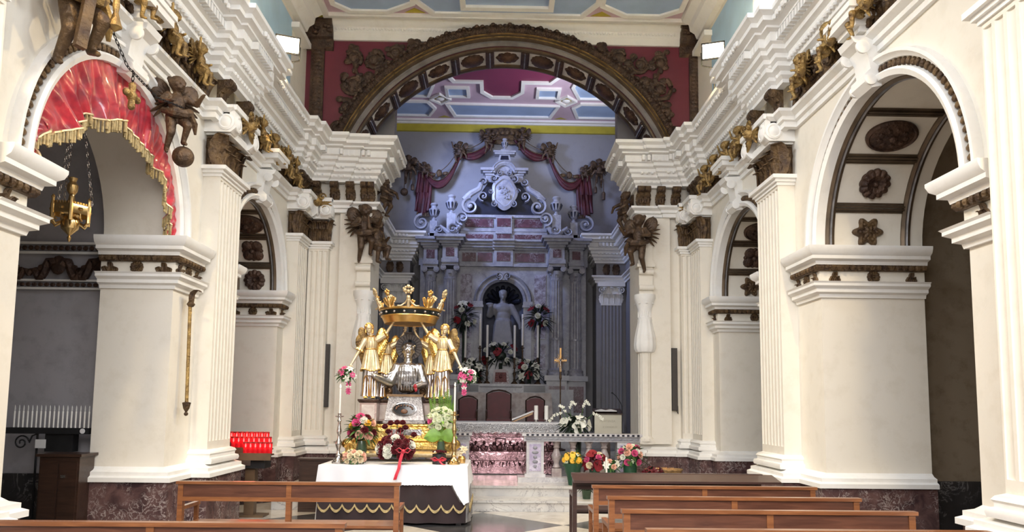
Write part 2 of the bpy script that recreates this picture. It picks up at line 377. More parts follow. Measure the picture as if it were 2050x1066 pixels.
for cx in (-1.87, 1.75):
    d = [(cx-.28, 20.52), (cx, 20.84), (cx+.28, 20.52), (cx, 20.2)]; frame(mw_, d, ZC2, .07); flat(my, [(cx+(x-cx)*.7, 20.52+(y-20.52)*.7) for x, y in d], ZC2-.001)
    mw_.lathe([(.02, 0), (.12, -.03), (.08, -.06), (.001, -.08)], (cx, 20.52, ZC2), 12)
for pl in ([(-2.05, 21.95), (-1.85, 21.8), (-1.65, 21.95)], [(1.5, 21.95), (1.7, 21.8), (1.9, 21.95)]): flat(my, pl, ZC2-.001)
frame(mw_, [(-3.55, 15.2), (3.55, 15.2), (3.55, 22.1), (-3.55, 22.1)], ZC2, .12)
tag(mr.build('trim_12', MARC), kind='structure'); tag(mb.build('trim_13', BLU), kind='structure'); tag(mw_.build('trim_14', PW), kind='structure'); tag(my.build('trim_15', YEL), kind='structure')
# nave ceiling
struct('ceiling', M().box(-4.9, 5.1, -2, YB+.1, ZC, ZC+.2), PNK)
mb, mw_, my = M(), M(), M()
for cy in (13.5, 11.6, 9.7, 7.8, 5.9):
    k = cy-13.5
    for pl in ([(-3.28, 13.2+k), (-3.0, 13.47+k), (-2.3, 13.47+k), (-1.78, 13.14+k), (-1.78, 12.7+k), (-2.2, 12.3+k), (-3.0, 12.3+k), (-3.28, 12.6+k)],
               [(1.75, 13.1+k), (2.25, 13.45+k), (2.9, 13.45+k), (3.25, 13.2+k), (3.25, 12.6+k), (2.9, 12.3+k), (2.25, 12.3+k), (1.75, 12.7+k)],
               [(-1.72, 13.05+k), (-1.42, 13.5+k), (1.4, 13.5+k), (1.66, 13.05+k), (1.66, 12.7+k), (1.3, 12.2+k), (-1.3, 12.2+k), (-1.72, 12.7+k)]):
        flat(mb, pl, ZC-.001); frame(mw_, pl, ZC, .09, .06)
    frame(mw_, [(-.85, 13.25+k), (.8, 13.25+k), (.8, 12.5+k), (-.85, 12.5+k)], ZC-.005, .1, .07)
    for cx in (-1.78, 1.78): flat(my, [(cx-.2, 13.53+k), (cx, 13.36+k), (cx+.2, 13.53+k)], ZC-.001)
frame(mw_, [(-3.5, -1.8), (3.42, -1.8), (3.42, 13.62), (-3.5, 13.62)], ZC, .12, .08)
for s in (-1, 1): my.box(s*3.5, s*3.75, -1.9, 13.75, ZC-.012, ZC+.01)
my.box(-3.6, 3.6, 13.69, 13.80, ZC-.012, ZC+.01)
tag(mb.build('trim_16', BLU), kind='structure'); tag(mw_.build('trim_17', PW), kind='structure'); tag(my.build('trim_18', YEL), kind='structure')
# upper cornice over the arch wall
m = M(); m.sweep([(0, 8.76), (.05, 8.76), (.07, 8.9), (.09, 8.92), (.11, 9.0), (.18, 9.03), (.24, 9.11), (0, 9.11)], [(-3.42, YA), (3.4, YA)], 1)
for i in range(110): m.ball((-3.36+i*.061, YA-.10, 8.965), (.026, .02, .03), 6, 4)
struct('trim_19', m, PW)
# ================================================================ CHAPELS BEHIND THE ARCHES
def chapel(s, W, T, A, ext, wallm, names, r2=None, bands=False):
    c, zs, r = A; r2 = r2 or r+.35; x0 = W+T; x1 = x0+ext
    m = M(); N = 20
    pro = [(c-r2, 0), (c-r2, zs)]+[(c-r2*cos(pi*i/N), zs+r2*sin(pi*i/N)) for i in range(1, N)]+[(c+r2, zs), (c+r2, 0)]
    out = [(c-r2-.12, 0), (c-r2-.12, zs+r2+.15), (c+r2+.12, zs+r2+.15), (c+r2+.12, 0)]
    poly = pro+out[::-1]
    m.prism(poly, s*x0, s*x1, 'x'); m.box(s*x1, s*(x1+.12), c-r2-.12, c+r2+.12, 0, zs+r2+.15)
    struct(names[0], m, wallm)
    d = M(); d.sweep([(0, 0), (.05, 0), (.05, .78), (0, .78)], [(s*(x0+.005), c+r2), (s*x1, c+r2), (s*x1, c-r2), (s*(x0+.005), c-r2)], s)
    struct(names[1], d, marble(names[1]+'_dark_marble', (.05, .045, .045), (.02, .02, .022), (.25, .24, .24), 2, .3, .02))
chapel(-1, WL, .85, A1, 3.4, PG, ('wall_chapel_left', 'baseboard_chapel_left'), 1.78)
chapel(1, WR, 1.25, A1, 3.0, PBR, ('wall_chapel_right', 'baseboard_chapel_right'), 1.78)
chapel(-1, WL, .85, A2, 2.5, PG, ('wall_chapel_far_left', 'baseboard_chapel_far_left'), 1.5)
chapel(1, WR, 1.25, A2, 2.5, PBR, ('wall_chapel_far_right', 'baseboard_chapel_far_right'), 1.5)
# relief band on the left chapel wall
t = thing('relief_frieze', 'dark carved garland frieze between two beaded bands on the grey chapel wall', 'frieze', (-5.6, 9.05, 3.1))
m = M(); m.box(-.95, .8, -.03, .0, .46, .49).box(-.95, .8, -.03, .0, .34, .37).box(-.95, .8, -.03, 0, .0, .025).box(-.95, .8, -.03, 0, -.10, -.075)
m.build('band_moulding', PW, t)
m = M()
for i in range(24): m.ball((-.92+i*.074, -.02, .415), (.035, .025, .03), 6, 4).ball((-.92+i*.074, -.02, -.04), (.035, .025, .025), 6, 4)
m.build('bead_rows', DB, t)
m = M()
for k in (-.6, .1, .62):
    m.ball((k, -.03, .2), (.1, .04, .12), 8, 6)
    for q in (-1, 1):
        pts = [(k+q*(.05+.3*u), -.03, .2-.16*u+.08*sin(u*9)) for u in seq(0, 1, 10)]; m.tube(pts, [.05*(1-.7*u)+.012 for u in seq(0, 1, 10)], 6)
        for u in (.3, .5, .7): m.ball((k+q*(.05+.3*u), -.04, .24-.16*u), (.05, .03, .045), 6, 4)
m.build('garland', DB, t)
# ---------------------------------------------------------------- leaf, rosette and bracket shapes
def leaf(m, mw, h=.3, w=.14, curl=.12, lobes=4, n=10, thick=.012):
    'acanthus leaf standing up +z from the origin, curling towards -y'
    rows = []
    for i in range(n+1):
        t = i/n; ww = w/2*(sin(pi*min(t*.85+.12, 1))**.6)*(1+.22*abs(sin(t*lobes*pi))); 
        y = -curl*max(0, (t-.35)/.65)**2.2; z = h*(t if t < .85 else .85+(t-.85)*.2) - (curl*.35*max(0, (t-.8)/.2)**2)
        rows.append([(x*ww, y+.25*ww*abs(x)**1.5-(.012 if j % 2 else 0), z) for j, x in enumerate((-1, -.6, -.25, 0, .25, .6, 1))]+[(x*ww*.8, y+thick+.25*ww*abs(x), z) for x in (1, 0, -1)])
    m.grid(rows, True, True, mw)
def T3(loc, rz=0, rx=0, ry=0, sc=1): return Matrix.Translation(loc) @ Euler((rx, ry, rz)).to_matrix().to_4x4() @ Matrix.Scale(sc, 4)
def disc_relief(kind):
    'ornament lying in the xy plane, relief towards +z'
    m = M()
    if kind == 'star':
        rows = []
        for rr, z in ((1, 0), (.96, .1), (.8, .16), (.45, .13), (.2, .2)): rows.append([(rr*(.82+.18*cos(6*a))*cos(a)*.17, rr*(.82+.18*cos(6*a))*sin(a)*.17, z*.3) for a in seq(0, 2*pi, 48)[:-1]])
        m.grid(rows, True, True)
        for k in range(6): a = k*pi/3; m.ball((.09*cos(a), .09*sin(a), .04), (.03, .02, .02), 6, 4)
    elif kind == 'flower':
        rows = []
        for rr, z in ((1, 0), (.97, .12), (.6, .2), (.25, .1), (.1, .1)): rows.append([(rr*(.9+.1*abs(cos(6*a)))*cos(a)*.165, rr*(.9+.1*abs(cos(6*a)))*sin(a)*.165, (z+.05*abs(cos(6*a))*rr)*.3) for a in seq(0, 2*pi, 72)[:-1]])
        m.grid(rows, True, True); m.ball((0, 0, .05), .03, 8, 6)
    elif kind == 'oval':
        m.lathe([(.26, 0), (.26, .03), (.235, .045), (.22, .03), (.15, .05), (.001, .07)], n=36, mw=Matrix.Diagonal((1, .72, 1, 1)))
        for k in range(9): a = k*2*pi/9; m.ball((.13*cos(a), .09*sin(a), .05), (.035, .03, .025), 6, 4)
        m.ball((0, 0, .07), (.05, .04, .04), 8, 6)
    else:
        for k in range(4):
            a = k*pi/2+pi/4; m.ball((.1*cos(a), .1*sin(a), .01), (.09, .09, .045), 12, 6)
            m.ball((.15*cos(a), .15*sin(a), .02), (.035, .035, .03), 8, 5); m.ball((.15*cos(a+pi/4)*.9, .15*sin(a+pi/4)*.9, .01), (.03, .03, .03), 8, 5)
        m.ball((0, 0, .04), .04, 8, 6)
    m.ball((0, 0, .075), .014, 6, 4)
    return m
RK = {}
def rosette(kind, parent, loc, normal, upv, mat=DB, name='rosette', sc=1):
    key = (kind, mat.name, name)
    if key not in RK: o = disc_relief(kind).build(name, mat, parent); RK[key] = o.data
    else: o = bpy.data.objects.new(name, RK[key]); COL.objects.link(o); o.parent = parent
    z = Vector(normal).normalized(); x = Vector(upv).cross(z)
    if x.length < .01: x = Vector((1, 0, 0))
    x.normalize(); y = z.cross(x)
    o.matrix_basis = Matrix(((x.x*sc, y.x*sc, z.x*sc, loc[0]), (x.y*sc, y.y*sc, z.y*sc, loc[1]), (x.z*sc, y.z*sc, z.z*sc, loc[2]), (0, 0, 0, 1)))
    return o
# ---------------------------------------------------------------- arches
def side_arch(s, W, T, A, coffer, kinds, label, key_only=False):
    c, zs, r = A
    t = thing('arch_surround', label, 'arch', (s*W, c, zs))
    fr = lambda u, v, d: (-s*d, u, v)
    m = M()
    m.arc([(r-.012, -.10), (r-.012, .05), (r+.04, .075), (r+.065, .05), (r+.07, .015), (r+.07, -.0)], fr, 0, pi, 44)
    m.arc([(r+.15, 0), (r+.155, .03), (r+.18, .05), (r+.20, .085), (r+.235, .085), (r+.24, 0)], fr, 0, pi, 44)
    m.build('archivolt', PW, t)
    m = M(); n = int(pi*(r+.11)/.085)
    for i in range(n):
        a = pi*(i+.5)/n; mw = Matrix.Translation((-s*.012, (r+.11)*cos(a), (r+.11)*sin(a))) @ Euler((a, 0, 0)).to_matrix().to_4x4()
        m.ball((0, 0, 0), (.03, .042, .034), 8, 5, mw)
    m.build('bead_band', OG, t)
    # scroll keystone
    m = M(); w = .15
    prof = [(0, -.32), (.10, -.34), (.17, -.28), (.17, -.2), (.11, -.14), (.13, 0), (.18, .1), (.27, .14), (.30, .2), (.0, .22)]
    m.prism([(-s*d, r+.22+z) for d, z in prof], -w, w, 'y') if False else None
    vs = [(-s*d, y, r+.26+z) for y in (-w, w) for d, z in prof]; k = len(prof)
    m.add(vs, [tuple(range(k)), tuple(range(2*k-1, k-1, -1))]+[(i, i+k, (i+1) % k+k, (i+1) % k) for i in range(k)])
    for y in (-w-.012, w+.012): m.lathe([(.001, -.012), (.06, -.012), (.06, .012), (.035, .02), (.001, .012)], n=24, mw=Matrix.Translation((-s*.12, y, r)) @ Euler((pi/2, 0, 0)).to_matrix().to_4x4())
    for y in (-w-.012, w+.012): m.lathe([(.001, -.012), (.07, -.012), (.07, .012), (.04, .02), (.001, .012)], n=24, mw=Matrix.Translation((-s*.19, y, r+.34)) @ Euler((pi/2, 0, 0)).to_matrix().to_4x4())
    m.build('keystone_scroll', PW, t)
    m = M(); 
    for d, z0, z1, e in ((.22, .5, .56, .0), (.27, .56, .62, .03), (.36, .62, .70, .1), (.38, .70, .76, .13)): m.box(0, -s*d, -w-.02-e, w+.02+e, r+z0, r+z1)
    m.build('keystone_cap', PW, t)
    if coffer:
        e0, e1 = coffer
        for d0 in (e0, e1):
            m = M(); m.arc([(r-.0, -d0), (r-.025, -d0), (r-.045, -d0-.03), (r-.03, -d0-.05), (r-.03, -d0-.08), (r-.02, -d0-.11), (r, -d0-.11)], fr, 0.0, pi, 40); m.build('soffit_strip', BR, t)
            m = M(); m.arc([(r-.028, -d0-.05), (r-.05, -d0-.065), (r-.028, -d0-.08)], fr, 0.0, pi, 40); m.build('silver_bead', STL, t)
        dm = (e0+e1+.11)/2
        for a in (20, 44.5, 71, 109, 135.5, 160):
            a = radians(a); m = M(); h = .045
            for q, dp in ((-.05, .02), (-.02, .04), (.015, .04), (.045, .02)):
                mw = Matrix.Translation((0, r*cos(a), r*sin(a))) @ Euler((a, 0, 0)).to_matrix().to_4x4()
                m.box(s*(e0+.1), s*(e1+.01), -dp, 0.02, q-.012, q+.012, mw)
            m.build('soffit_divider', STL if abs(q) < 0 else BR, t)
        for a, kd in kinds:
            a = radians(a); rosette(kd, t, (s*dm, (r-.005)*cos(a), (r-.005)*sin(a)), (0, -cos(a), -sin(a)), (0, -sin(a), cos(a)), DB if kd != 'star' else OG, 'soffit_rosette', 1.12)
    return t
K1 = [(8, 'star'), (32, 'flower'), (57, 'oval'), (124, 'oval'), (148, 'flower'), (172, 'star')]
side_arch(-1, WL, .85, A1, None, [], 'white arch surround with gilt beads, hung with red drapery')
side_arch(1, WR, 1.25, A1, (.06, .98), K1, 'wide white coffered arch with star, flower and oval bosses opening on a dark chapel')
side_arch(-1, WL, .85, A2, (.04, .68), [(8, 'flower'), (32, 'quatrefoil'), (57, 'oval')], 'white coffered arch behind the red votive candles')
side_arch(1, WR, 1.25, A2, (.06, .98), [(8, 'star'), (32, 'quatrefoil'), (57, 'oval')], 'white coffered arch beside the chancel, with dark star, quatrefoil and oval bosses')
# ---------------------------------------------------------------- imposts
IMT = [(-.04, 3.36), (.09, 3.36), (.10, 3.40), (.16, 3.42), (.16, 3.46), (.20, 3.49), (.22, 3.54), (.22, 3.57), (-.04, 3.57)]
IML = [(-.04, 2.97), (.03, 2.97), (.04, 3.01), (.09, 3.03), (.09, 3.07), (.14, 3.10), (.14, 3.13), (.16, 3.15), (-.04, 3.15)]
def impost(s, pts, label, ros=True):
    t = thing('impost', label, 'impost'); P = [(s*u, y) for u, y in pts]
    m = M(); m.sweep(IMT, P, -s); m.sweep(IML, P, -s); m.build('impost_moulding', PW, t)
    m = M(); m.sweep([(-.04, 3.14), (.02, 3.14), (.02, 3.37), (-.04, 3.37)], P, -s); m.build('impost_frieze', PL, t)
    m = M(); m.sweep([(-.02, 3.29), (.06, 3.29), (.085, 3.33), (.08, 3.37), (-.02, 3.37)], P, -s)
    for p, n, d in along(P, -s, .075): m.ball((p.x+n.x*.09, p.y+n.y*.09, 3.325), (.034, .034, .036), 6, 4)
    m.build('gilt_bead_roll', OG, t)
    if ros:
        for a, b2 in zip(P, P[1:]):
            a, b2 = Vector(a), Vector(b2); L = (b2-a).length; d = (b2-a)/L; n = Vector((d.y, -d.x))*-s
            if L < .55: spots = []
            else: spots = [(.5, 'flower', .48)]
            for u, k, sc in spots: q = a+d*L*u+n*.02; rosette(k, t, (q.x, q.y, 3.225), (n.x, n.y, 0), (0, 0, 1), OG, 'impost_rosette', sc)
            for u in ((.13, .87) if L > .55 else (.5,)):
                q = a+d*L*u+n*.03; m = M(); rz = atan2(n.x, -n.y)
                for k, h in ((-1, .09), (0, .15), (1, .09)): leaf(m, T3((q.x+d.x*k*.045, q.y+d.y*k*.045, 3.155), rz, 0, k*.35), h, .07, .04, 2, 6)
                m.build('corner_leaf', OG, t)
    return t
for s, W, T, w1 in ((-1, WL, .85, 'left'), (1, WR, 1.25, 'right')):
    r1, r2 = A1[2], A2[2]
    impost(s, [(W+T, A1[0]+r1), (W, A1[0]+r1), (W, 9.36)], {'left': 'moulded white impost with gilt roll on the pier above the brass rod', 'right': 'moulded white impost with gilt roll on the broad pier by the dark chapel'}[w1])
    impost(s, [(W, 5.42), (W, A1[0]-r1), (W+T, A1[0]-r1)], {'left': 'white impost at the picture edge under the near end of the red drapery', 'right': 'white impost between the near fluted pilaster and the dark chapel'}[w1])
    impost(s, [(W, 10.24), (W, A2[0]-r2), (W+T, A2[0]-r2)], {'left': 'white impost peeking out above the red votive candles', 'right': 'white impost peeking out beside the tall fluted pilaster on the right-hand pier'}[w1])
    impost(s, [(W+T, A2[0]+r2), (W, A2[0]+r2), (W, 13.1)], {'left': 'white impost under the far coffered arch behind the votive candles', 'right': 'white impost under the far coffered arch near the basket of bread'}[w1])
# slim brass rod hanging on the left pier
t = thing('bracket_rod', 'slim gilt rod hanging from a leafy bracket on the left pier', 'rod', (-3.93, 8.98, 0))
m = M(); m.tube([(.09, 0, 1.62), (.07, 0, 2.95)], .022, 8); m.build('rod', OGB, t)
m = M(); leaf(m, T3((.10, 0, 2.86), pi/2), .18, .12, .1); m.lathe([(.03, 0), (.05, .03), (.02, .08)], (.08, 0, 2.8), 10); m.build('leaf_bracket', OG, t)
m = M(); m.lathe([(.001, -.12), (.02, -.11), (.026, -.09), (.012, -.07), (.035, -.03), (.05, .04), (.02, .05)], (.09, 0, 1.6), 12); m.build('finial', OG, t)
# ---------------------------------------------------------------- pilasters with capitals
def flutes(m, x0, x1, y0, z0, z1, n, dep=.022):
    'fluted slab in local space, flutes on the -y face'
    p = [(x0, .03), (x0, y0)]; w = (x1-x0)/n
    for i in range(n):
        a = x0+w*i; p += [(a+w*.14, y0)]+[(a+w*.5-w*.36*cos(pi*k/6), y0+dep*sin(pi*k/6)) for k in range(7)][1:-1]+[(a+w*.86, y0)]
    p += [(x1, y0), (x1, .03)]
    m.prism(p, z0, z1, 'z')
def pilaster(loc, rz, w, label, nfl=7, cap=True, z1=4.58, depth=.22):
    t = thing('fluted_pilaster', label, 'pilaster', loc, rz)
    m = M(); flutes(m, -w/2, w/2, -depth, 1.16, z1-.06, nfl); m.box(-w/2, w/2, -depth, .03, .88, 1.16).box(-w/2, w/2, -depth, .03, z1-.06, z1); m.build('shaft', PL, t)
    m = M(); m.sweep([(-.02, .885), (.09, .885), (.10, .92), (.09, .95), (.055, .96), (.055, .99), (.07, 1.01), (.05, 1.04), (.0, 1.06), (-.02, 1.06)], [(-w/2, .02), (-w/2, -depth), (w/2, -depth), (w/2, .02)], -1 if False else 1); m.build('base_moulding', PW, t)
    m = M(); 
    for e, a, b2 in ((.02, 4.56, 4.60), (.05, 4.60, 4.64), (.09, 4.64, 4.69)): m.box(-w/2-e, w/2+e, -depth-e, 0, a, b2)
    m.build('necking', PW, t)
    if cap:
        m = M(); m.box(-w/2+.04, w/2-.04, -depth+.02, 0, 4.69, 5.2)
        for row, (h, z, cu) in enumerate(((.30, 4.69, .10), (.26, 4.86, .12))):
            k = 4 if row == 0 else 3
            for i in range(k): leaf(m, T3((-w/2+w*(i+.5)/k, -depth+.02, z)), h, w/k*1.15, cu)
        for q in (-1, 1):
            leaf(m, T3((q*w/2, -depth+.03, 4.69), q*pi/4), .5, w*.3, .16); leaf(m, T3((q*(w/2-.02), -depth*.4, 4.69), q*pi/2), .45, .16, .12)
        m.build('gilded_leaf_capital', OG, t)
        m = M()
        for q in (-1, 1):
            for hh in (0,): m.prism([(-depth-.12, 5.14), (-depth-.19, 5.2), (-depth-.17, 5.42), (-depth-.1, 5.5), (.0, 5.5), (.0, 5.14)], q*(w/2-.14), q*(w/2+.06), 'x')
            m.lathe([(.001, -.02), (.11, -.02), (.11, .0), (.085, .012), (.07, .0), (.04, .02), (.001, .02)], n=18, mw=Matrix.Translation((q*(w/2+.075), -depth-.06, 5.27)) @ Euler((0, q*pi/2, 0)).to_matrix().to_4x4())
            m.lathe([(.001, -.02), (.11, -.02), (.11, .0), (.085, .012), (.07, .0), (.04, .02), (.001, .02)], n=18, mw=Matrix.Translation((q*(w/2-.04), -depth-.19, 5.27)) @ Euler((pi/2, 0, 0)).to_matrix().to_4x4())
        m.box(-w/2, w/2, -depth-.1, 0, 5.12, 5.22).box(-w/2-.08, w/2+.08, -depth-.2, 0, 5.43, 5.50)
        m.build('scroll_capital', PW, t)
    return t
W1 = 'white fluted pilaster with gilded capital, '
pilaster((-WL, 9.79, 0), pi/2, .78, W1+'on the pier left of the votive candles')
pilaster((WR, 9.79, 0), -pi/2, .78, W1+'on the pier right of the far right arch')
pilaster((-WL, 4.74, 0), pi/2, .95, 'white fluted pilaster just past the near end of the red drapery arch')
pilaster((WR, 4.72, 0), -pi/2, 1.15, 'largest fluted white pilaster, cut by the right picture edge', 9)
pilaster((-3.54, YA, 0), 0, .38, W1+'facing the nave, beside the left dark wall speaker', 4, depth=.16)
pilaster((3.54, YA, 0), 0, .38, W1+'facing the nave, beside the right dark wall speaker', 4, depth=.16)
pilaster((-WL, 13.48, 0), pi/2, .6, 'narrow fluted pilaster turning the corner left of the chancel', 5)
pilaster((WR, 13.48, 0), -pi/2, .6, 'narrow fluted pilaster turning the corner right of the chancel', 5)
for s, w1 in ((-1, 'left'), (1, 'right')):
    t = thing('panel_pilaster', 'plain flat white pilaster between the %s wall speaker and the slim herm column' % w1, 'pilaster', (s*2.97, YA, 0))
    m = M(); m.box(-.19, .19, -.09, .01, .95, 5.28); m.build('shaft', PL, t)
    t = thing('herm_column', 'slim white column with a swelling leafy urn on the %s edge of the chancel opening' % w1, 'column', (s*2.68, YA-.02, 0))
    m = M(); m.box(-.13, .13, -.12, .1, .95, 1.05)
    m.lathe([(.15, 1.0), (.15, 1.06), (.12, 1.1), (.115, 2.62), (.13, 2.7)], n=40, flute=.035, fn=14, c=(0, .0, 0)); m.build('shaft', PL, t)
    m = M(); m.lathe([(.12, 2.66), (.175, 2.68), (.205, 2.74), (.21, 2.82), (.195, 2.98), (.16, 3.14), (.135, 3.26), (.14, 3.3)], n=60, flute=.03, fn=12); m.build('urn_bulge', PW, t)
    m = M(); m.lathe([(.10, 3.28), (.135, 3.30), (.135, 3.34), (.12, 3.36), (.14, 3.5), (.19, 3.66), (.205, 3.7), (.205, 3.78), (.0, 3.78)], n=20)
    for k in range(8): a = k*pi/4; leaf(m, T3((.125*sin(a), -.125*cos(a), 3.34), a), .32, .10, .07)
    m.build('leaf_capital', PW, t)
    m = M(); m.box(-.13, .13, -.12, .1, 3.78, 5.27); m.box(-.17, .17, -.16, .1, 4.30, 4.36).box(-.15, .15, -.14, .1, 4.36, 4.42)
    for z in (3.9, 4.2): m.lathe([(.001, -.14), (.055, -.14), (.055, .14), (.001, .14)], n=12, mw=T3((0, -.14, z), 0, 0, pi/2))
    m.build('upper_block', PL, t)
# ---------------------------------------------------------------- gilded brackets of the frieze
def bracket_mesh():
    m = M(); pr = [(0, 0), (-.05, -.01), (-.09, .05), (-.075, .13), (-.10, .20), (-.17, .27), (-.21, .33), (-.20, .39), (-.14, .41), (0, .41)]
    m.prism(pr, -.06, .06, 'x')
    m.lathe([(.001, -.075), (.065, -.075), (.065, .075), (.001, .075)], n=12, mw=T3((0, -.15, .34), 0, 0, pi/2)); m.lathe([(.001, -.07), (.045, -.07), (.045, .07), (.001, .07)], n=12, mw=T3((0, -.06, .05), 0, 0, pi/2))
    leaf(m, T3((0, -.08, .04)), .32, .17, .14); leaf(m, T3((-.05, -.05, .05), -.5), .2, .1, .06); leaf(m, T3((.05, -.05, .05), .5), .2, .1, .06)
    return m
br0 = bracket_mesh().build('gilded_bracket', OG)
def brackets(s, W, pts, group, label):
    global br0
    od = {4: ['nearest', 'second nearest', 'second farthest', 'farthest'], 8: ['nearest side-wall', 'middle side-wall', 'corner side-wall', 'outermost front', 'second front', 'third front', 'fourth front', 'innermost front']}[len(pts)]
    for k_, (u, y, rz) in enumerate(pts):
        o = br0 if br0 is not None and 'label' not in br0 else bpy.data.objects.new('gilded_bracket', brm)
        if o is not br0: COL.objects.link(o)
        o.location = (s*u, y, 5.47); o.rotation_euler = (0, 0, rz)
        tag(o, od[k_]+' '+label, 'bracket', group)
brm = br0.data
NB = lambda s, W: [(W-.15, y, -s*pi/2) for y in (4.25, 4.75, 5.25, 9.5, 10.02)]
for s, W, w1 in ((-1, WL, 'left'), (1, WR, 'right')):
    brackets(s, W, [(W-.12, y, -s*pi/2) for y in (4.4, 5.1, 9.45, 10.15)], 'gilded frieze brackets over the %s pilasters' % w1, 'gilded acanthus bracket under the cornice over the %s nave pilasters' % w1)
    brackets(s, W, [(W-.08, y, -s*pi/2) for y in (13.2, 13.45, 13.7)]+[(u, YA-.04, 0) for u in (3.62, 3.28, 2.98, 2.70, 2.60)], 'bronze frieze brackets beside the chancel %s' % w1, 'dark gilded acanthus bracket under the cornice at the %s corner of the chancel' % w1)
# ---------------------------------------------------------------- putti
def putto(mat, parent, pose='fly', wing=True, H=.62, name='body', voxel=None):
    'child figure about H tall, origin at the hips, facing -y'
    k = H/.62; V = lambda *a: tuple(x*k for x in a)
    P = [('e', V(0, 0, .02), V(.085, .075, .08)), ('e', V(0, -.01, .12), V(.085, .07, .11)), ('c', V(0, 0, .18), .06*k, V(0, -.005, .25), .035*k),
         ('e', V(0, -.02, .325), V(.075, .08, .088)), ('e', V(0, .005, .35), V(.085, .085, .08))]
    P += [('e', V(.035, -.085, .315), V(.022, .015, .02)), ('e', V(-.035, -.085, .315), V(.022, .015, .02)), ('e', V(0, -.1, .325), V(.01, .018, .014)), ('e', V(0, -.085, .28), V(.025, .02, .018))]
    for i in range(9): a = i*2*pi/9; P.append(('e', V(.07*cos(a), .03+.05*sin(a), .38+.02*sin(3*a)), V(.03, .03, .028)))
    if pose == 'fly': arms = [((.09, -.01, .2), (.18, -.08, .14), (.20, -.19, .2)), ((-.09, -.01, .2), (-.17, -.07, .1), (-.10, -.19, .08))]; legs = [((.045, 0, -.02), (.09, -.12, -.12), (.08, -.02, -.28), (.09, -.09, -.31)), ((-.045, 0, -.02), (-.05, -.04, -.2), (-.06, .06, -.36), (-.07, .0, -.4))]
    elif pose == 'bend': arms = [((.09, -.02, .2), (.16, -.16, .12), (.1, -.25, .0)), ((-.09, -.02, .2), (-.14, -.15, .1), (-.05, -.25, .02))]; legs = [((.045, 0, -.02), (.08, -.1, -.14), (.07, .02, -.3), (.08, -.06, -.33)), ((-.045, 0, -.02), (-.08, -.12, -.12), (-.09, -.02, -.28), (-.1, -.09, -.31))]
    else: arms = [((.09, -.01, .2), (.16, -.02, .08), (.10, -.14, .12)), ((-.09, -.01, .2), (-.2, -.02, .24), (-.24, -.04, .38))]; legs = [((.045, 0, -.02), (.11, -.14, -.03), (.08, -.13, -.2), (.09, -.2, -.22)), ((-.045, 0, -.02), (-.1, -.13, -.08), (-.07, -.08, -.26), (-.08, -.15, -.29))]
    for a, b2, c in arms:
        P += [('c', V(*a), .038*k, V(*b2), .03*k), ('c', V(*b2), .03*k, V(*c), .02*k), ('e', V(*c), V(.024, .028, .02))]
        cv = Vector(c); d = (cv-Vector(b2)).normalized()
        for q in (-1.2, -.4, .4, 1.2): P.append(('c', V(*c), .009*k, V(*(cv+d*.04+Vector((q*.014, 0, .0)))), .008*k))
    for a, b2, c, e in legs: P += [('c', V(*a), .06*k, V(*b2), .045*k), ('c', V(*b2), .042*k, V(*c), .026*k), ('c', V(*c), .024*k, V(*e), .018*k)]
    b = sculpt(name, P, mat, parent, voxel or .0115*k, 1)
    if wing:
        for q in (-1, 1):
            m = M(); n = 8
            m.ball((0, 0, 0), (.10*k, .028*k, .13*k), 12, 8, Matrix.Translation((q*.14*k, .09*k, .27*k)) @ Euler((0, q*.5, 0)).to_matrix().to_4x4())
            for i in range(n):
                a = radians(62-i*15); L = (.27-.012*i)*k; x0, z0 = .05*k, .2*k-.01*i*k
                pts = [(q*(x0+L*u*cos(a)), (.07+.05*u)*k, z0+L*u*sin(a)-.03*u*u*k) for u in seq(0, 1, 6)]
                m.tube(pts, [.03*k, .034*k, .038*k, .038*k, .034*k, .027*k, .01*k], 6, flat=.45)
            m.build('wing', mat, parent)
    return b
def sash(parent, mat, k=1):
    m = M(); pts = [(-.14*k, -.02*k, .02*k), (-.05*k, -.1*k, -.01*k), (.06*k, -.1*k, .0), (.13*k, -.03*k, .06*k), (.1*k, .07*k, .1*k)]
    m.tube(pts, [.03*k, .045*k, .05*k, .04*k, .02*k], 8); m.tube([(.13*k, -.03*k, .05*k), (.2*k, .02*k, -.04*k), (.22*k, .05*k, -.14*k)], [.03*k, .035*k, .012*k], 7); m.build('sash', mat, parent)
# frieze putti over the arches
def fz(mat):
    t = thing('frieze_putto', 'x', 'cherub'); putto(mat, t, 'sit', True, .5, voxel=.014); sash(t, mat, .8)
    m = M(); m.tube([(.14+.32*u, -.02, .1-.14*sin(pi*u)) for u in seq(0, 1, 8)], [.03, .045, .05, .055, .055, .05, .045, .04, .025], 7)
    for u in seq(0, 1, 9): m.ball((.14+.32*u, -.05, .1-.14*sin(pi*u)), (.035, .03, .035), 6, 4)
    m.build('fruit_garland', mat, t); return t
fp = fz(OGB)
first = True
ORD = {4: ['nearest', 'second nearest', 'second farthest', 'farthest'], 5: ['nearest', 'second nearest', 'middle', 'second farthest', 'farthest']}
for s, W, w1, mt in ((-1, WL, 'left', 0), (1, WR, 'right', 1)):
    for nm, ys in (('near', [4.35+1.22, 6.35, 7.1, 7.85, 8.6]), ('far', [10.95, 11.6, 12.25, 12.8])):
        for i, y in enumerate(ys):
            o = fp if first else dup(fp); first = False
            o.location = (s*(W-.22), y, 5.64); o.rotation_euler = (0, 0, -s*pi/2+random.uniform(-.3, .3)); o.scale = (.95, .95, .95)
            tag(o, '%s gilded putto with garland in the frieze above the %s %s arch' % (ORD[len(ys)][i], nm, w1), 'cherub', 'gilded putti above the %s %s arch' % (nm, w1))
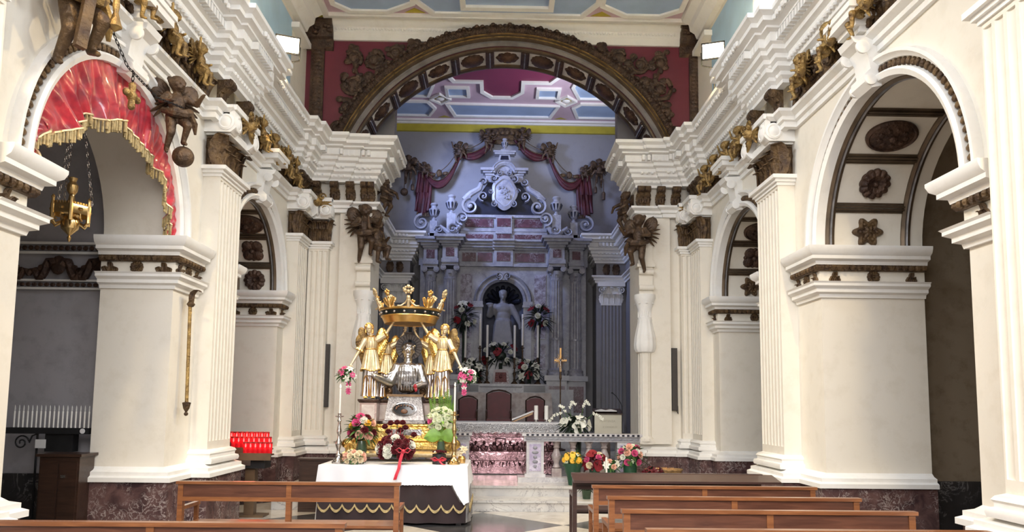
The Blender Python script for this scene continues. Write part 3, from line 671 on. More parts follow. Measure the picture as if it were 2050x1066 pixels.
for s, W, w1 in ((-1, WL, 'left'), (1, WR, 'right')):
    for nm, y0, y1 in (('near', 5.5, 9.15), ('far', 10.45, 13.0)):
        random.seed(5); m = M(); n = int((y1-y0)/.42)
        for i in range(n):
            yc = y0+(y1-y0)*(i+.5)/n; zc = 5.69+.02*(-1)**i; pts = []
            for j in range(22):
                u = j/21; a = 8.5*u; r = .17*(1-.8*u); pts.append((s*(W-.12), yc+r*cos(a)*(-1)**i, zc+r*sin(a)))
            m.tube(pts, [.034*(1-.5*j/21) for j in range(22)], 6)
            for j in range(0, 22, 3): p = pts[j]; m.ball((p[0]-s*.015, p[1]+random.uniform(-.03, .03), p[2]+random.uniform(-.03, .03)), (.035, random.uniform(.03, .055), random.uniform(.03, .055)), 6, 4)
            for q in (-1, 0, 1): leaf(m, T3((s*(W-.10), yc+.2*q, 5.50), -s*pi/2, 0, q*.4), .34+.05*(q == 0), .16, .09, 3, 7)
        o = m.build('frieze_scrollwork', OG, None); tag(o, 'gilt scrolling foliage behind the putti in the frieze above the %s %s arch' % (nm, w1), 'relief')
# bright cherub heads on the pilaster capitals
def chead(mat):
    t = thing('cherub_head', 'x', 'cherub')
    P = [('e', (0, 0, 0), (.075, .08, .09)), ('e', (.03, -.07, -.01), (.025, .02, .02)), ('e', (-.03, -.07, -.01), (.025, .02, .02)), ('e', (0, -.085, 0), (.012, .02, .016)), ('e', (0, -.07, -.045), (.028, .02, .018))]
    for i in range(12): a = i*pi/6; P.append(('e', (.07*cos(a), .02, .03+.07*sin(a)), (.03, .035, .03)))
    sculpt('head', P, mat, t, .01, 1)
    for q in (-1, 1):
        m = M()
        for i in range(5): a = radians(40-i*22); m.tube([(q*(.05+.22*u*cos(a)), .03, -.05+.2*u*sin(a)) for u in seq(0, 1, 5)], [.015, .028, .033, .03, .022, .006], 6)
        m.tube([(q*(.1+.07*cos(a)*(1-a/9)), -.05, .08+.07*sin(a)*(1-a/9)) for a in seq(0, 7, 14)], .018, 6); m.build('wing', mat, t)
    return t
ch = chead(OGB)
for i, (x, y, z, rz, l) in enumerate(((-WL+.42, 9.85, 5.42, pi/2, 'bright gilt winged cherub head on the capital under the left floodlight'), (WR-.42, 9.85, 5.42, -pi/2, 'bright gilt winged cherub head on the capital under the right floodlight'),
    (-3.54, YA-.36, 5.42, 0, 'dark gilt cherub head on the capital above the left wall speaker'), (3.54, YA-.36, 5.42, 0, 'dark gilt cherub head on the capital above the right wall speaker'))):
    o = ch if i == 0 else dup(ch); o.location = (x, y, z); o.rotation_euler = (0, 0, rz); tag(o, l, 'cherub')
# ---------------------------------------------------------------- chancel arch dressing
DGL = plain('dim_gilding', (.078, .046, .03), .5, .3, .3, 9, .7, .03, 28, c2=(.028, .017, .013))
t = thing('chancel_arch', 'great arch over the chancel with dark gilt mouldings, leaf crest and carved soffit bosses', 'arch', (0, YA, ZA))
ph = math.asin((6.70-ZA)/RA)
fr = lambda u, v, d: (u, -d, v)
m = M(); m.arc([(3.29, -.02), (3.27, .05), (3.32, .10), (3.35, .10), (3.36, .0)], fr, ph, pi-ph, 60); m.build('silver_roll', plain('dull_silver', (.20, .19, .19), .45, .3, .2, 4, .2, .004, 40), t)
m = M(); m.arc([(3.35, 0), (3.35, .16), (3.38, .22), (3.41, .2), (3.43, .25), (3.46, .22), (3.47, 0)], fr, ph, pi-ph, 60); m.build('gilt_moulding', BR, t)
m = M(); m.arc([(3.37, .2), (3.38, .228), (3.39, .2)], fr, ph, pi-ph, 60); m.arc([(3.42, .23), (3.43, .258), (3.44, .23)], fr, ph, pi-ph, 60); m.build('gilt_line', OGB, t)
m = M(); n = 74
for i in range(n):
    a = ph+(pi-2*ph)*(i+.5)/n
    mw = Matrix.Translation((3.45*cos(a), -.20, 3.45*sin(a))) @ Euler((0, -(a-pi/2), 0)).to_matrix().to_4x4()
    hh = .17+.03*sin(i*2.3)
    leaf(m, mw, hh, .19, .1, 3, 8); m.ball((.02*sin(i*1.7), -.07, hh*.75), (.05, .04, .035), 6, 4, mw); leaf(m, mw @ T3((.06, -.03, 0), 0, 0, .5), hh*.9, .12, .07, 2, 6); leaf(m, mw @ T3((-.06, -.03, 0), 0, 0, -.5), hh*.8, .12, .07, 2, 6); m.box(-.075, .075, 0, .2, -.03, hh*.6, mw)
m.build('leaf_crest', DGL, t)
m = M(); m.arc([(3.285, -.04), (3.285, -.83), (3.27, -.83), (3.27, -.04)], fr, ph, pi-ph, 60); m.build('soffit_panel', PW, t)
for d0, d1 in ((.02, .12), (.74, .86)):
    m = M(); m.arc([(3.28, -d0), (3.28, -d1), (3.235, -d1), (3.22, -(d0+d1)/2), (3.235, -d0)], fr, ph, pi-ph, 60); m.build('soffit_border', BR, t)
st = radians(12.6); k = -5
while k <= 5:
    a = pi/2-k*st
    if k % 2 == 0:
        m = M()
        for i in range(8): q = i*pi/4; m.ball((.16*cos(q), .14*sin(q), 0), (.085, .085, .05), 8, 5)
        m.ball((0, 0, .03), (.16, .15, .07), 12, 7).ball((.05, 0, .1), .02, 6, 4).ball((-.05, 0, .1), .02, 6, 4)
    else:
        m = M(); m.lathe([(.23, 0), (.23, .04), (.2, .06), (.1, .09), (.001, .1)], n=28, flute=.04, fn=14)
    o = m.build('soffit_boss', DB, t); z = Vector((-cos(a), 0, -sin(a))); x = Vector((sin(a), 0, -cos(a))); y = z.cross(x)
    o.matrix_basis = Matrix(((x.x, y.x, z.x, 3.27*cos(a)), (x.y, y.y, z.y, .43), (x.z, y.z, z.z, 3.27*sin(a)), (0, 0, 0, 1)))
    for h in ((-.5, .5) if k == -5 else (.5,)):
        b = pi/2-(k+h)*st; m = M(); mw = Matrix.Translation((3.27*cos(b), .43, 3.27*sin(b))) @ Euler((0, -b, 0)).to_matrix().to_4x4()
        m.box(-.05, 0, -.33, .33, -.085, .085, mw); m.box(-.075, 0, -.33, .33, -.055, -.025, mw).box(-.075, 0, -.33, .33, .025, .055, mw); m.build('soffit_divider', DB, t)
        m = M(); m.box(-.08, -.05, -.3, .3, -.014, .014, mw); m.build('silver_bar', STL, t)
    k += 1
def spiral(m, cx, cz, r0, r1, a0, turns, th, d=1, y=-.05):
    pts = []; N = int(18*turns)
    for i in range(N+1): u = i/N; a = a0+d*2*pi*turns*u; r = r0+(r1-r0)*u; pts.append((cx+r*cos(a), y, cz+r*sin(a)))
    m.tube(pts, [th*(1-.55*i/N) for i in range(N+1)], 6)
    for i in range(0, N+1, 3):
        p = pts[i]; q = th*random.uniform(1.1, 1.9)*(1-.4*i/N); a = random.uniform(0, 6); m.ball((p[0]+q*.7*cos(a), y-.01, p[2]+q*.7*sin(a)), (q, .03, q*.8), 6, 4)
    m.ball((cx, y-.02, cz), (r1*.9+th, .05, r1*.9+th), 8, 6)
for s, w1 in ((-1, 'left'), (1, 'right')):
    m = M(); random.seed(11)
    for cx, cz, r0, a0, tn, d in ((2.62, 8.36, .2, 2, 1.4, 1), (3.0, 7.86, .24, 1, 1.6, -1), (2.2, 8.5, .16, 3.6, 1.2, -1), (3.02, 8.4, .17, 4, 1.2, -1), (3.12, 7.4, .15, 1, 1.3, 1), (3.28, 6.95, .13, 2, 1.3, -1), (2.86, 7.75, .1, 0, 1.1, 1), (2.35, 8.2, .1, 0, 1.2, 1), (1.85, 8.62, .09, 0, 1.1, 1), (3.16, 7.0, .12, 3, 1.2, 1), (2.7, 8.02, .09, 3, 1.2, 1)):
        spiral(m, s*cx, cz-ZA+5.43, r0, .05, a0 if s > 0 else pi-a0, tn, .055, d*s)
    for p in ([(3.1, 8.62), (2.95, 8.1), (2.8, 7.9), (3.0, 7.5), (3.15, 7.35), (3.12, 6.95)], [(1.5, 8.5), (2.0, 8.3), (2.45, 8.0), (2.8, 7.6), (3.0, 7.1)]):
        pts = []
        for a, b2 in zip(p, p[1:]): pts += [(s*(a[0]+(b2[0]-a[0])*u), -.05, a[1]+(b2[1]-a[1])*u) for u in (0, .25, .5, .75)]
        m.tube(pts, .035, 6)
        for q in pts: m.ball((q[0]+random.uniform(-.06, .06), -.06, q[2]+random.uniform(-.06, .06)), (random.uniform(.04, .08), .04, random.uniform(.04, .08)), 6, 4)
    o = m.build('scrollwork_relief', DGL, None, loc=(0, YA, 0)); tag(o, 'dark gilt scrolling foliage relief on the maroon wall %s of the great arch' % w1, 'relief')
    t = thing('carved_corner_strip', 'dark carved strip and bracket up the %s edge of the maroon wall' % w1, 'strip', (s*3.72, YA, 0))
    m = M(); m.box(-.13, .13, -.05, 0, 6.66, 8.6)
    for z in seq(6.75, 8.5, 22): m.ball((random.uniform(-.02, .02), -.06, z), (.10, .03, .055), 6, 4)
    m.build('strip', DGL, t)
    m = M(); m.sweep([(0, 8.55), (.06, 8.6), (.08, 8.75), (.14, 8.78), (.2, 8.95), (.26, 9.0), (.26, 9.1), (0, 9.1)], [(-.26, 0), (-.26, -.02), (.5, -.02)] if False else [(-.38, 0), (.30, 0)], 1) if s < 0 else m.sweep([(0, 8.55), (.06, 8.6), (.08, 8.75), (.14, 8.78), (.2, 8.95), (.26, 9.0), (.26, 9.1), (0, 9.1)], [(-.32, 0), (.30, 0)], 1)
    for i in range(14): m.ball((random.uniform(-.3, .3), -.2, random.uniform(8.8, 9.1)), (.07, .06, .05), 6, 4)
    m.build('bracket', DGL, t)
# ---------------------------------------------------------------- floodlights
FL = plain('floodlight_glass', (1, .95, .85), .4, 0, 0, 4, 0, emit=32, emc=(1, .86, .62))
for s, x, y, z, w1 in ((-1, -3.42, 11.0, 7.16, 'left'), (1, 3.32, 11.45, 7.42, 'right'), (-1, -3.3, 3.6, 7.1, 'near left'), (1, 3.15, 3.6, 7.1, 'near right')):
    d = Vector((-s*.35, -1, -.25)).normalized(); q = d.to_track_quat('-Y', 'Z').to_euler()
    t = thing('floodlight', 'lit floodlight in a black housing clamped on top of the %s cornice' % w1, 'floodlight', (x, y, z)); t.rotation_euler = q
    m = M(); m.box(-.17, .17, 0, .09, -.12, .12).box(-.185, .185, -.02, .01, .11, .135).box(-.185, .185, -.02, .01, -.135, -.11).box(-.185, -.165, -.02, .01, -.135, .135).box(.165, .185, -.02, .01, -.135, .135)
    for i in range(7): m.box(-.13+.043*i, -.12+.043*i, .09, .12, -.1, .1)
    m.build('housing', BLK, t)
    M().box(-.165, .165, -.008, .002, -.11, .11).build('lit_glass', FL, t)
    m = M(); m.tube([(-.19, .04, 0), (-.19, .06, -.2), (0, .08, -.26), (.19, .06, -.2), (.19, .04, 0)], .012, 6); m.tube([(0, .08, -.26), (0, .1, -.62 if s > 0 else -.42)], .014, 6); m.build('bracket', BLK, t)
    if y > 5: light('floodlight_beam', 'SPOT', (x-s*.05, y-.12, z-.03), 1150, (1, .74, .38), (x-s*.4, y-3.2, z-3.3), .1, spot=150, blend=.8)
    else: light('floodlight_beam', 'SPOT', (x-s*.25, y, z-.05), 520, (1, .76, .40), (s*4.0, 5.6, 4.6), .1, spot=95, blend=.9)
# ================================================================ MARBLE RETABLE AND HIGH ALTAR
DKS = plain('black_marble', (.018, .02, .035), .25, 0, .2, 3, 0)
def cyl(m, c, r, h, n=16): m.lathe([(r, 0), (r, h)], c, n)
def volute(m, x, z, r, d=1, w=.12, turns=1.6, a0=-pi/2, y=0, th=None):
    pts = []; N = 26; th = th or r*.2
    for i in range(N+1): u = i/N; a = a0+d*2*pi*turns*u; rr = r*(1-.82*u); pts.append((x+rr*cos(a), y, z+rr*sin(a)))
    vs = []
    for (px_, py_, pz_), nx in zip(pts, pts[1:]+[pts[-1]]):
        dd = Vector((px_-x, 0, pz_-z)); dd = dd.normalized() if dd.length > 1e-6 else Vector((1, 0, 0)); t2 = th*(1-.3*len(vs)/N)
        vs.append([(px_-dd.x*t2, y-w, pz_-dd.z*t2), (px_, y-w-.02, pz_), (px_+dd.x*t2*.2, y-w, pz_+dd.z*t2*.2), (px_+dd.x*t2*.2, y+w, pz_+dd.z*t2*.2), (px_-dd.x*t2, y+w, pz_-dd.z*t2)])
    m.grid(vs, True, True); m.ball((x, y-w*.9, z), (r*.22, .05, r*.22), 8, 6)
t = thing('marble_retable', 'tall white and red marble altarpiece with columns, statue niche and scrolled pediment', 'altarpiece', (0, 0, 0))
YR = 21.6
m = M()
N = 24; nr = .62
poly = [(-2.45, 1.12), (-nr, 1.12), (-nr, 4.68)]+[(-nr*cos(pi*i/N), 4.68+nr*sin(pi*i/N)) for i in range(1, N)]+[(nr, 4.68), (nr, 1.12), (2.45, 1.12), (2.45, 5.75), (-2.45, 5.75)]
m.prism(poly, YR, YR+.12, 'y'); m.box(-2.5, 2.5, YR+.0, YR+.7, 5.75, 6.72); m.box(-1.35, 1.35, YR+.1, YR+.6, 6.72, 7.3)
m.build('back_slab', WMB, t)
m = M()                                              # niche
rows = []
for z in seq(1.12, 4.68, 1): rows.append([(nr*cos(a), YR+.1+.55*sin(a), z) for a in seq(0, pi, 18)])
for b in seq(0, pi/2, 8)[1:]: rows.append([(nr*cos(a)*cos(b), YR+.1+.55*sin(a)*cos(b), 4.68+nr*sin(b)) for a in seq(0, pi, 18)])
m.grid(rows); ni_ = m.build('niche', plain('niche_grey', (.16, .17, .22), .5), t)
m = M()
for i in range(9): a = pi*(i+.5)/9; m.tube([(r*cos(a), YR+.5-.5*r/nr*.8, 4.66+r*sin(a)) for r in (.16, .3, .42, .52)], [.02, .05, .075, .05], 7)
m.ball((0, YR+.5, 4.66), .1, 8, 6); m.build('niche_shell', DKS, ni_)
m = M(); fr = lambda u, v, d: (u, YR-d, 4.68+v)
m.arc([(nr-.02, -.05), (nr-.02, .06), (nr+.05, .10), (nr+.09, .05), (nr+.14, .05), (nr+.2, .12), (nr+.24, .06), (nr+.24, -.02)], fr, 0, pi, 36)
for s in (-1, 1):
    m.box(s*(nr-.02), s*(nr+.22), YR-.1, YR, 2.6, 4.58); m.box(s*(nr-.05), s*(nr+.28), YR-.16, YR, 4.5, 4.57).box(s*(nr-.03), s*(nr+.25), YR-.13, YR, 4.57, 4.68)
volute(m, -.12, 5.42, .13, 1, .06, y=YR-.14); volute(m, .12, 5.42, .13, -1, .06, a0=-pi/2, y=YR-.14); m.box(-.12, .12, YR-.2, YR, 5.3, 5.55)
m.build('niche_surround', WMB, t)
MOT = marble('mottled_marble', (.24, .21, .28), (.06, .035, .055), (.45, .45, .55), 7, .4, .12)
for s in (-1, 1): M().box(s*.92, s*1.26, YR-.02, YR, 3.6, 5.5).build('mottled_panel', MOT, t); M().box(s*.92, s*1.26, YR-.02, YR, 2.7, 3.45).build('mottled_panel', MOT, t)
def ionic(m, x, y, z, w=.2):
    m.lathe([(w*.95, 0), (w*1.0, .06), (w*.9, .08), (w*1.05, .2), (w*1.15, .3), (w*1.15, .3)], (x, y, z), 16)
    for q in (-1, 1): m.lathe([(.001, -.2), (.085, -.2), (.085, .2), (.001, .2)], n=12, mw=T3((x+q*w*1.05, y, z+.36), 0, pi/2)); m.lathe([(.001, -.215), (.05, -.215), (.05, .215), (.001, .215)], n=10, mw=T3((x+q*w*1.05, y, z+.36), 0, pi/2))
    m.box(x-w*1.3, x+w*1.3, y-w*1.2, y+w*1.2, z+.42, z+.5)
    for k in range(6): a = k*pi/3; leaf(m, T3((x+w*.9*sin(a), y-w*.9*cos(a), z), a), .24, .14, .06)
for s in (-1, 1):
    for x, y, r in ((s*1.54, YR-.42, .19), (s*2.13, YR-.1, .17)):
        w = r+.1
        m = M(); m.box(x-w-.05, x+w+.05, y-w-.05, y+.4, 1.12, 1.3).box(x-w, x+w, y-w, y+.4, 1.3, 2.35).box(x-w-.06, x+w+.06, y-w-.06, y+.4, 2.35, 2.5); pd_ = m.build('pedestal', GM, t)
        m = M(); m.box(x-w+.06, x+w-.06, y-w-.012, y-w+.01, 1.45, 2.2); m.build('pedestal_panel', RMB, pd_)
        m = M(); m.lathe([(r*1.4, 2.5), (r*1.4, 2.56), (r*1.25, 2.6), (r*1.35, 2.66), (r*1.1, 2.7), (r*1.0, 2.72)], (x, y, 0), 24)
        m.lathe([(r, 2.7), (r*1.02, 3.5), (r*.98, 3.55)], (x, y, 0), 48, flute=.05, fn=16); m.lathe([(r*1.1, 3.52), (r*1.1, 3.58)], (x, y, 0), 24); m.lathe([(r*.98, 3.56), (r*.88, 5.25)], (x, y, 0), 48, flute=.07, fn=16); m.build('column', WMB, t)
        m = M(); ionic(m, x, y, 5.22, r*.95); m.build('ionic_capital', WMB, t)
        m = M(); m.box(x-w*.85, x+w*.85, y-w*.9, YR+.2, 5.72, 5.84).box(x-w*.75, x+w*.75, y-w*.8, YR+.2, 5.84, 6.2)
        for e, a, b2 in ((.0, 6.2, 6.26), (.06, 6.26, 6.34), (.14, 6.34, 6.42), (.2, 6.42, 6.50)): m.box(x-w*.85-e, x+w*.85+e, y-w-e, YR+.2, a, b2)
        eb_ = m.build('entablature_block', WMB, t)
        m = M(); m.box(x-.12, x+.12, y-w*.8-.015, y-w*.7, 5.9, 6.15); m.build('red_panel', RMB, eb_)
m = M(); m.box(-1.3, 1.3, YR-.1, YR, 5.72, 5.8)
for e, a, b2 in ((.02, 6.22, 6.28), (.1, 6.28, 6.36), (.16, 6.36, 6.44), (.24, 6.44, 6.5)): m.box(-1.3, 1.3, YR-.05-e, YR, a, b2); m.box(-.32, .32, YR-.14-e, YR, a, b2)
m.box(-.28, .28, YR-.12, YR, 5.72, 6.22); m.box(-1.3, 1.3, YR+.02, YR+.1, 6.5, 6.8).box(-1.28, 1.28, YR+.0, YR+.12, 6.8, 6.88).box(-1.3, 1.3, YR, YR+.12, 7.22, 7.3); m.box(-.24, .24, YR-.06, YR+.1, 6.72, 7.28)
m.box(-1.28, 1.28, YR+.06, YR+.12, 6.5, 7.25)
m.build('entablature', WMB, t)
m = M()
for a, b2 in ((-1.22, -.82), (-.76, -.34), (-.2, .2), (.34, 1.22)): m.box(a, b2, YR-.03 if abs(a) > .3 or b2 > .3 else YR-.135, YR-.0, 5.88, 6.14)
for a, b2 in ((-1.15, -.32), (-.2, .2), (.32, 1.15)): m.box(a, b2, YR+.03 if a != -.2 else YR-.075, YR+.1, 6.93, 7.18); m.box(a, b2, YR-.02 if a != -.2 else YR-.075, YR+.1, 6.57, 6.70)
m.build('red_frieze_panels', RMB, t)
# pediment
m = M(); m.prism([(-1.15, 7.3), (1.15, 7.3), (.5, 8.3), (-.5, 8.3)], YR+.12, YR+.3, 'y'); m.build('dark_tympanum', DKS, t)
m = M()
for s in (-1, 1):
    volute(m, s*1.0, 7.55, .30, -s, .1, 1.5, pi/2, y=YR+.05); volute(m, s*.62, 7.85, .17, s, .08, 1.4, -pi/2, y=YR)
    pts = [(s*1.2, 7.75), (s*1.0, 7.95), (s*.75, 8.1), (s*.66, 8.35)]; m.tube([(x, YR+.05, z) for x, z in pts], [.1, .1, .09, .06], 8)
    volute(m, s*.62, 8.3, .13, s, .09, 1.3, pi, y=YR+.02)
m.build('pediment_scrolls', WMB, t)
m = M()
rows = []
for rr, dp in ((.36, .0), (.38, .06), (.30, .1), (.27, .06), (.12, .1), (.001, .11)):
    rows.append([(rr*cos(a)*(1+.07*cos(5*a)), YR-.03-dp, 7.95+rr*1.35*sin(a)*(1+.05*cos(4*a))) for a in seq(0, 2*pi, 40)[:-1]])
m.grid(rows, True, True)
for s in (-1, 1): volute(m, s*.3, 8.38, .13, s, .05, 1.4, -pi/2, y=YR-.08); volute(m, s*.28, 7.6, .11, -s, .05, 1.4, pi/2, y=YR-.08); volute(m, s*.13, 8.55, .1, -s, .05, 1.3, pi/2, y=YR-.08); volute(m, s*.4, 8.0, .09, s, .04, 1.3, 0, y=YR-.06)
random.seed(4)
for i in range(26): a = random.uniform(0, 6.28); q = random.uniform(0, .2); m.ball((q*cos(a), YR-.14, 7.95+q*1.3*sin(a)), (random.uniform(.02, .05), .03, random.uniform(.02, .06)), 6, 4)
m.build('carved_cartouche', WMB, t)
m = M(); 
for e, a, b2 in ((.0, 8.5, 8.56), (.06, 8.56, 8.62), (.13, 8.62, 8.70)):
    for s in (-1, 1): m.box(s*.3, s*(.58+e), YR-.04-e, YR+.2, a, b2)
fr2 = lambda u, v, d: (u, YR+.1-d, 8.56+v)
m.arc([(.24, 0), (.24, .16), (.30, .22), (.34, .2), (.36, .24), (.40, .2), (.40, 0)], fr2, 0, pi, 24); m.box(-.25, .25, YR, YR+.2, 8.45, 8.8)
m.box(-.56, -.3, YR, YR+.2, 8.3, 8.52).box(.3, .56, YR, YR+.2, 8.3, 8.52)
m.prism([(-.2, 8.94), (.2, 8.94), (.15, 9.15), (-.15, 9.15)], YR, YR+.2, 'y').box(-.3, .3, YR-.06, YR+.22, 9.15, 9.2).box(-.34, .34, YR-.1, YR+.24, 9.2, 9.25).box(-.12, .12, YR, YR+.2, 9.25, 9.32)
m.build('top_cornice', WMB, t)
M().prism([(-.13, 8.99), (.13, 8.99), (.1, 9.12), (-.1, 9.12)], YR-.01, YR+.02, 'y').build('dark_panel', DKS, t)
# side scrolls on the wings
for s in (-1, 1):
    m = M(); volute(m, s*1.22, 7.12, .24, s, .09, 1.5, -pi/2, y=YR-.25); volute(m, s*1.5, 6.78, .17, -s, .09, 1.4, 0, y=YR-.3); volute(m, s*1.9, 6.75, .14, s, .08, 1.3, pi, y=YR-.25)
    m.tube([(s*1.25, YR-.25, 6.95), (s*1.42, YR-.28, 6.72), (s*1.62, YR-.28, 6.66), (s*1.85, YR-.25, 6.85), (s*2.0, YR-.22, 6.62)], [.06, .08, .09, .07, .05], 8); m.build('wing_scroll', WMB, t)
    m = M(); volute(m, s*2.45, 7.05, .27, -s, .08, 1.5, pi/2, y=YR+.1); m.build('outer_scroll', WMB, t)
    m = M(); m.prism([(s*2.15, 6.5), (s*2.65, 6.5), (s*2.45, 6.75), (s*2.3, 6.8)], YR, YR+.2, 'y'); m.build('dark_scroll_base', DB, t)
    M().box(s*1.42, s*1.68, YR-.3, YR-.05, 6.5, 7.25).build('urn_plinth', WMB, t); M().box(s*1.98, s*2.2, YR+.0, YR+.2, 6.5, 7.1).build('urn_plinth', WMB, t)
def urn(x, y, z, sc, label):
    t = thing('striped_urn', label, 'urn', (x, y, z), scale=sc)
    m = M(); m.lathe([(.09, 0), (.09, .05), (.05, .09), (.05, .12), (.12, .17), (.17, .34), (.175, .40), (.11, .44), (.09, .5), (.13, .56), (.1, .6), (.001, .62)], n=24); m.build('body', WMB, t)
    m = M()
    for k in range(9): a = k*2*pi/9; m.tube([((r+.002)*cos(a), (r+.002)*sin(a), zz) for r, zz in ((.125, .18), (.15, .26), (.17, .34), (.16, .39))], [.008, .022, .028, .012], 6)
    m.build('dark_stripe', DKS, t)
for s, w1 in ((-1, 'left'), (1, 'right')):
    urn(s*1.55, YR-.17, 7.25, .95, 'larger striped marble urn on the inner %s wing of the altarpiece' % w1); urn(s*2.09, YR+.1, 7.1, .9, 'smaller striped marble urn on the outer %s wing of the altarpiece' % w1)
urn(0, YR+.1, 9.32, .6, 'little striped urn at the very top of the altarpiece')
# statue of the saint in the niche
SMB = plain('statue_marble', (.25, .25, .27), .5, 0, .08, 5, .2, .005, 30)
P = [('e', (0, 0, 1.86), (.10, .115, .14)), ('e', (0, .02, 1.94), (.11, .11, .09)), ('c', (0, 0, 1.6), .07, (0, 0, 1.78), .06), ('e', (0, -.115, 1.86), (.016, .03, .03)), ('e', (0, -.1, 1.79), (.035, .025, .02)), ('e', (.04, -.09, 1.9), (.02, .015, .012)), ('e', (-.04, -.09, 1.9), (.02, .015, .012)), ('c', (0, -.1, 1.77), .04, (0, -.11, 1.7), .02),
     ('e', (0, 0, 1.42), (.24, .15, .2)), ('e', (0, 0, 1.18), (.2, .16, .25)), ('c', (0, 0, 1.0), .21, (0, 0, .1), .25), ('c', (.08, -.05, 1.0), .15, (.12, -.08, .1), .14), ('c', (-.1, -.05, .9), .13, (-.14, -.04, .1), .14),
     ('c', (-.2, 0, 1.5), .095, (-.33, -.02, 1.22), .085), ('c', (-.33, -.03, 1.22), .085, (-.3, -.2, 1.42), .06), ('e', (-.3, -.22, 1.47), (.07, .07, .07)), ('e', (-.32, -.22, 1.54), (.1, .07, .05)),
     ('c', (.2, 0, 1.5), .095, (.34, -.04, 1.2), .08), ('c', (.34, -.04, 1.2), .08, (.42, -.12, .95), .05), ('e', (.42, -.14, .9), (.045, .04, .06))]
for q in (-.03, -.01, .01, .03): P.append(('c', (.42+q, -.15, .88), .014, (.42+q*1.2, -.17, .78), .012))
for i in range(9): x = -.22+.055*i; P.append(('c', (x*.7, -.17, 1.05), .022, (x*1.15, -.24, .12), .035))
t = thing('saint_statue', 'pale marble statue of a robed man standing in the shell niche', 'statue', (0, YR+.1, 3.1)); t.scale = (1.2, 1.0, .97)
sculpt('body', P, SMB, t, .022, 2)
M().box(-.3, .3, -.25, .25, -.12, .1).build('base', WMB, t); M().box(-.5, .5, -.4, .4, -1.5, -.12).build('pedestal', GM, t)
# swag with putti on the end wall
RC = plain('dark_red_cloth', (.085, .008, .014), .6, 0, .25, 5, .5, .02, 9)
t = thing('painted_canopy_swag', 'dark red carved drapery swag looping above the altarpiece between putti', 'drapery', (0, YE-.14, 0))
def swagpts(a, b2, sag, n=14): return [(a[0]+(b2[0]-a[0])*u, -.06-.04*sin(pi*u), a[1]+(b2[1]-a[1])*u-sag*4*u*(1-u)) for u in seq(0, 1, n)]
for s in (-1, 1):
    for a, b2, sg in (((s*.3, 9.85), (s*1.38, 9.32), .25), ((s*1.38, 9.3), (s*2.45, 8.75), .62)):
        m = M()
        for k, (dz, th) in enumerate(((.06, .05), (0, .075), (-.07, .06))):
            n = 14; m.tube([(x, y-.02*k, z+dz*sin(pi*i/n)*1.3) for i, (x, y, z) in enumerate(swagpts(a, b2, sg, n))], [th*(.6+.6*sin(pi*i/n)) for i in range(n+1)], 8)
        m.build('swag', RC, t)
        m = M(); m.tube([(x, y-.1, z+.09) for x, y, z in swagpts(a, b2, sg)], .014, 6); m.tube([(x, y-.06, z-.14*sin(pi*i/14)) for i, (x, y, z) in enumerate(swagpts(a, b2, sg))], .014, 6); m.build('gilt_fringe', OG, t)
    m = M()
    for k in range(5): x = s*(2.28+.09*k); m.tube([(x-s*.04, -.06, 8.75), (x+s*.02*sin(k*2), -.08-.03*(k % 2), 8.1), (x+s*.03, -.07, 7.42+.06*abs(k-2))], [.05, .065, .075], 7)
    m.build('hanging_end', RC, t)
    m = M()
    for k in range(9): m.tube([(s*(2.24+.05*k), -.1, 7.48), (s*(2.24+.05*k), -.1, 7.36)], .022, 6)
    m.build('gilt_tassels', OG, t)
    m = M(); m.tube(swagpts((s*.4, 10.0), (s*1.25, 9.5), .1), .012, 5); m.tube(swagpts((s*1.5, 9.35), (s*2.5, 8.8), .3), .012, 5); m.tube(swagpts((s*2.6, 8.85), (s*2.9, 8.9), .03), .012, 5)
    m.ball((s*2.0, -.12, 8.72), (.09, .07, .12), 8, 6).ball((s*1.8, -.1, 8.72), (.1, .04, .06), 8, 6).ball((s*2.2, -.1, 8.68), (.1, .04, .06), 8, 6); m.build('rope', OG, t)
m = M(); rows = []
for r, z in ((.5, -.1), (.48, .05), (.44, .1), (.46, .2), (.36, .32), (.2, .36), (.001, .36)): rows.append([(r*cos(a), -.06-.2*abs(sin(a))*r*1.2, 9.88+z*.9) for a in seq(pi, 2*pi, 20)])
m.grid(rows); 
for i in range(10): a = pi+pi*(i+.5)/10; m.ball((.5*cos(a), -.06-.3*abs(sin(a)), 9.95), (.07, .05, .07), 6, 4)
m.box(-.5, .5, -.06, 0, 9.7, 10.2); m.build('crown_canopy', OG, t)
DG2 = plain('dark_gilding', (.13, .08, .045), .5, .35, .3, 9, .6, .03, 28, c2=(.05, .03, .02))
def cherub(label, loc, rz, pose, sc, mat=DG2, group=None, base=None):
    if base is None:
        t = thing('carved_putto', label, 'cherub', loc, rz, group, sc); putto(mat, t, pose); sash(t, mat)
        return t
    t = dup(base, None, loc, (0, 0, rz), sc, label); t['category'] = 'cherub'
    return t
pf = cherub('winged putto under the left side of the crowned canopy above the altarpiece', (-.52, YE-.3, 9.72), .5, 'fly', 1.0)
ps = cherub('putto sitting between the two left loops of the red swag', (-1.38, YE-.3, 9.3), -.3, 'sit', 1.0)
pb = cherub('stooping putto on the cornice end left of the chancel opening', (-2.42, YB-.4, 5.72), 1.0, 'bend', 1.05)
cherub('winged putto under the right side of the crowned canopy above the altarpiece', (.55, YE-.3, 9.78), -.5, 0, (-1, 1, 1), base=pf)
cherub('putto sitting between the two right loops of the red swag', (1.38, YE-.3, 9.33), .3, 0, (-1, 1, 1), base=ps)
cherub('winged putto gripping the outer left end of the red swag', (-2.95, YE-.3, 8.8), 0, 0, 1.1, base=pf)
cherub('winged putto gripping the outer right end of the red swag', (2.92, YE-.3, 8.78), 0, 0, (-1.1, 1.1, 1.1), base=pf)
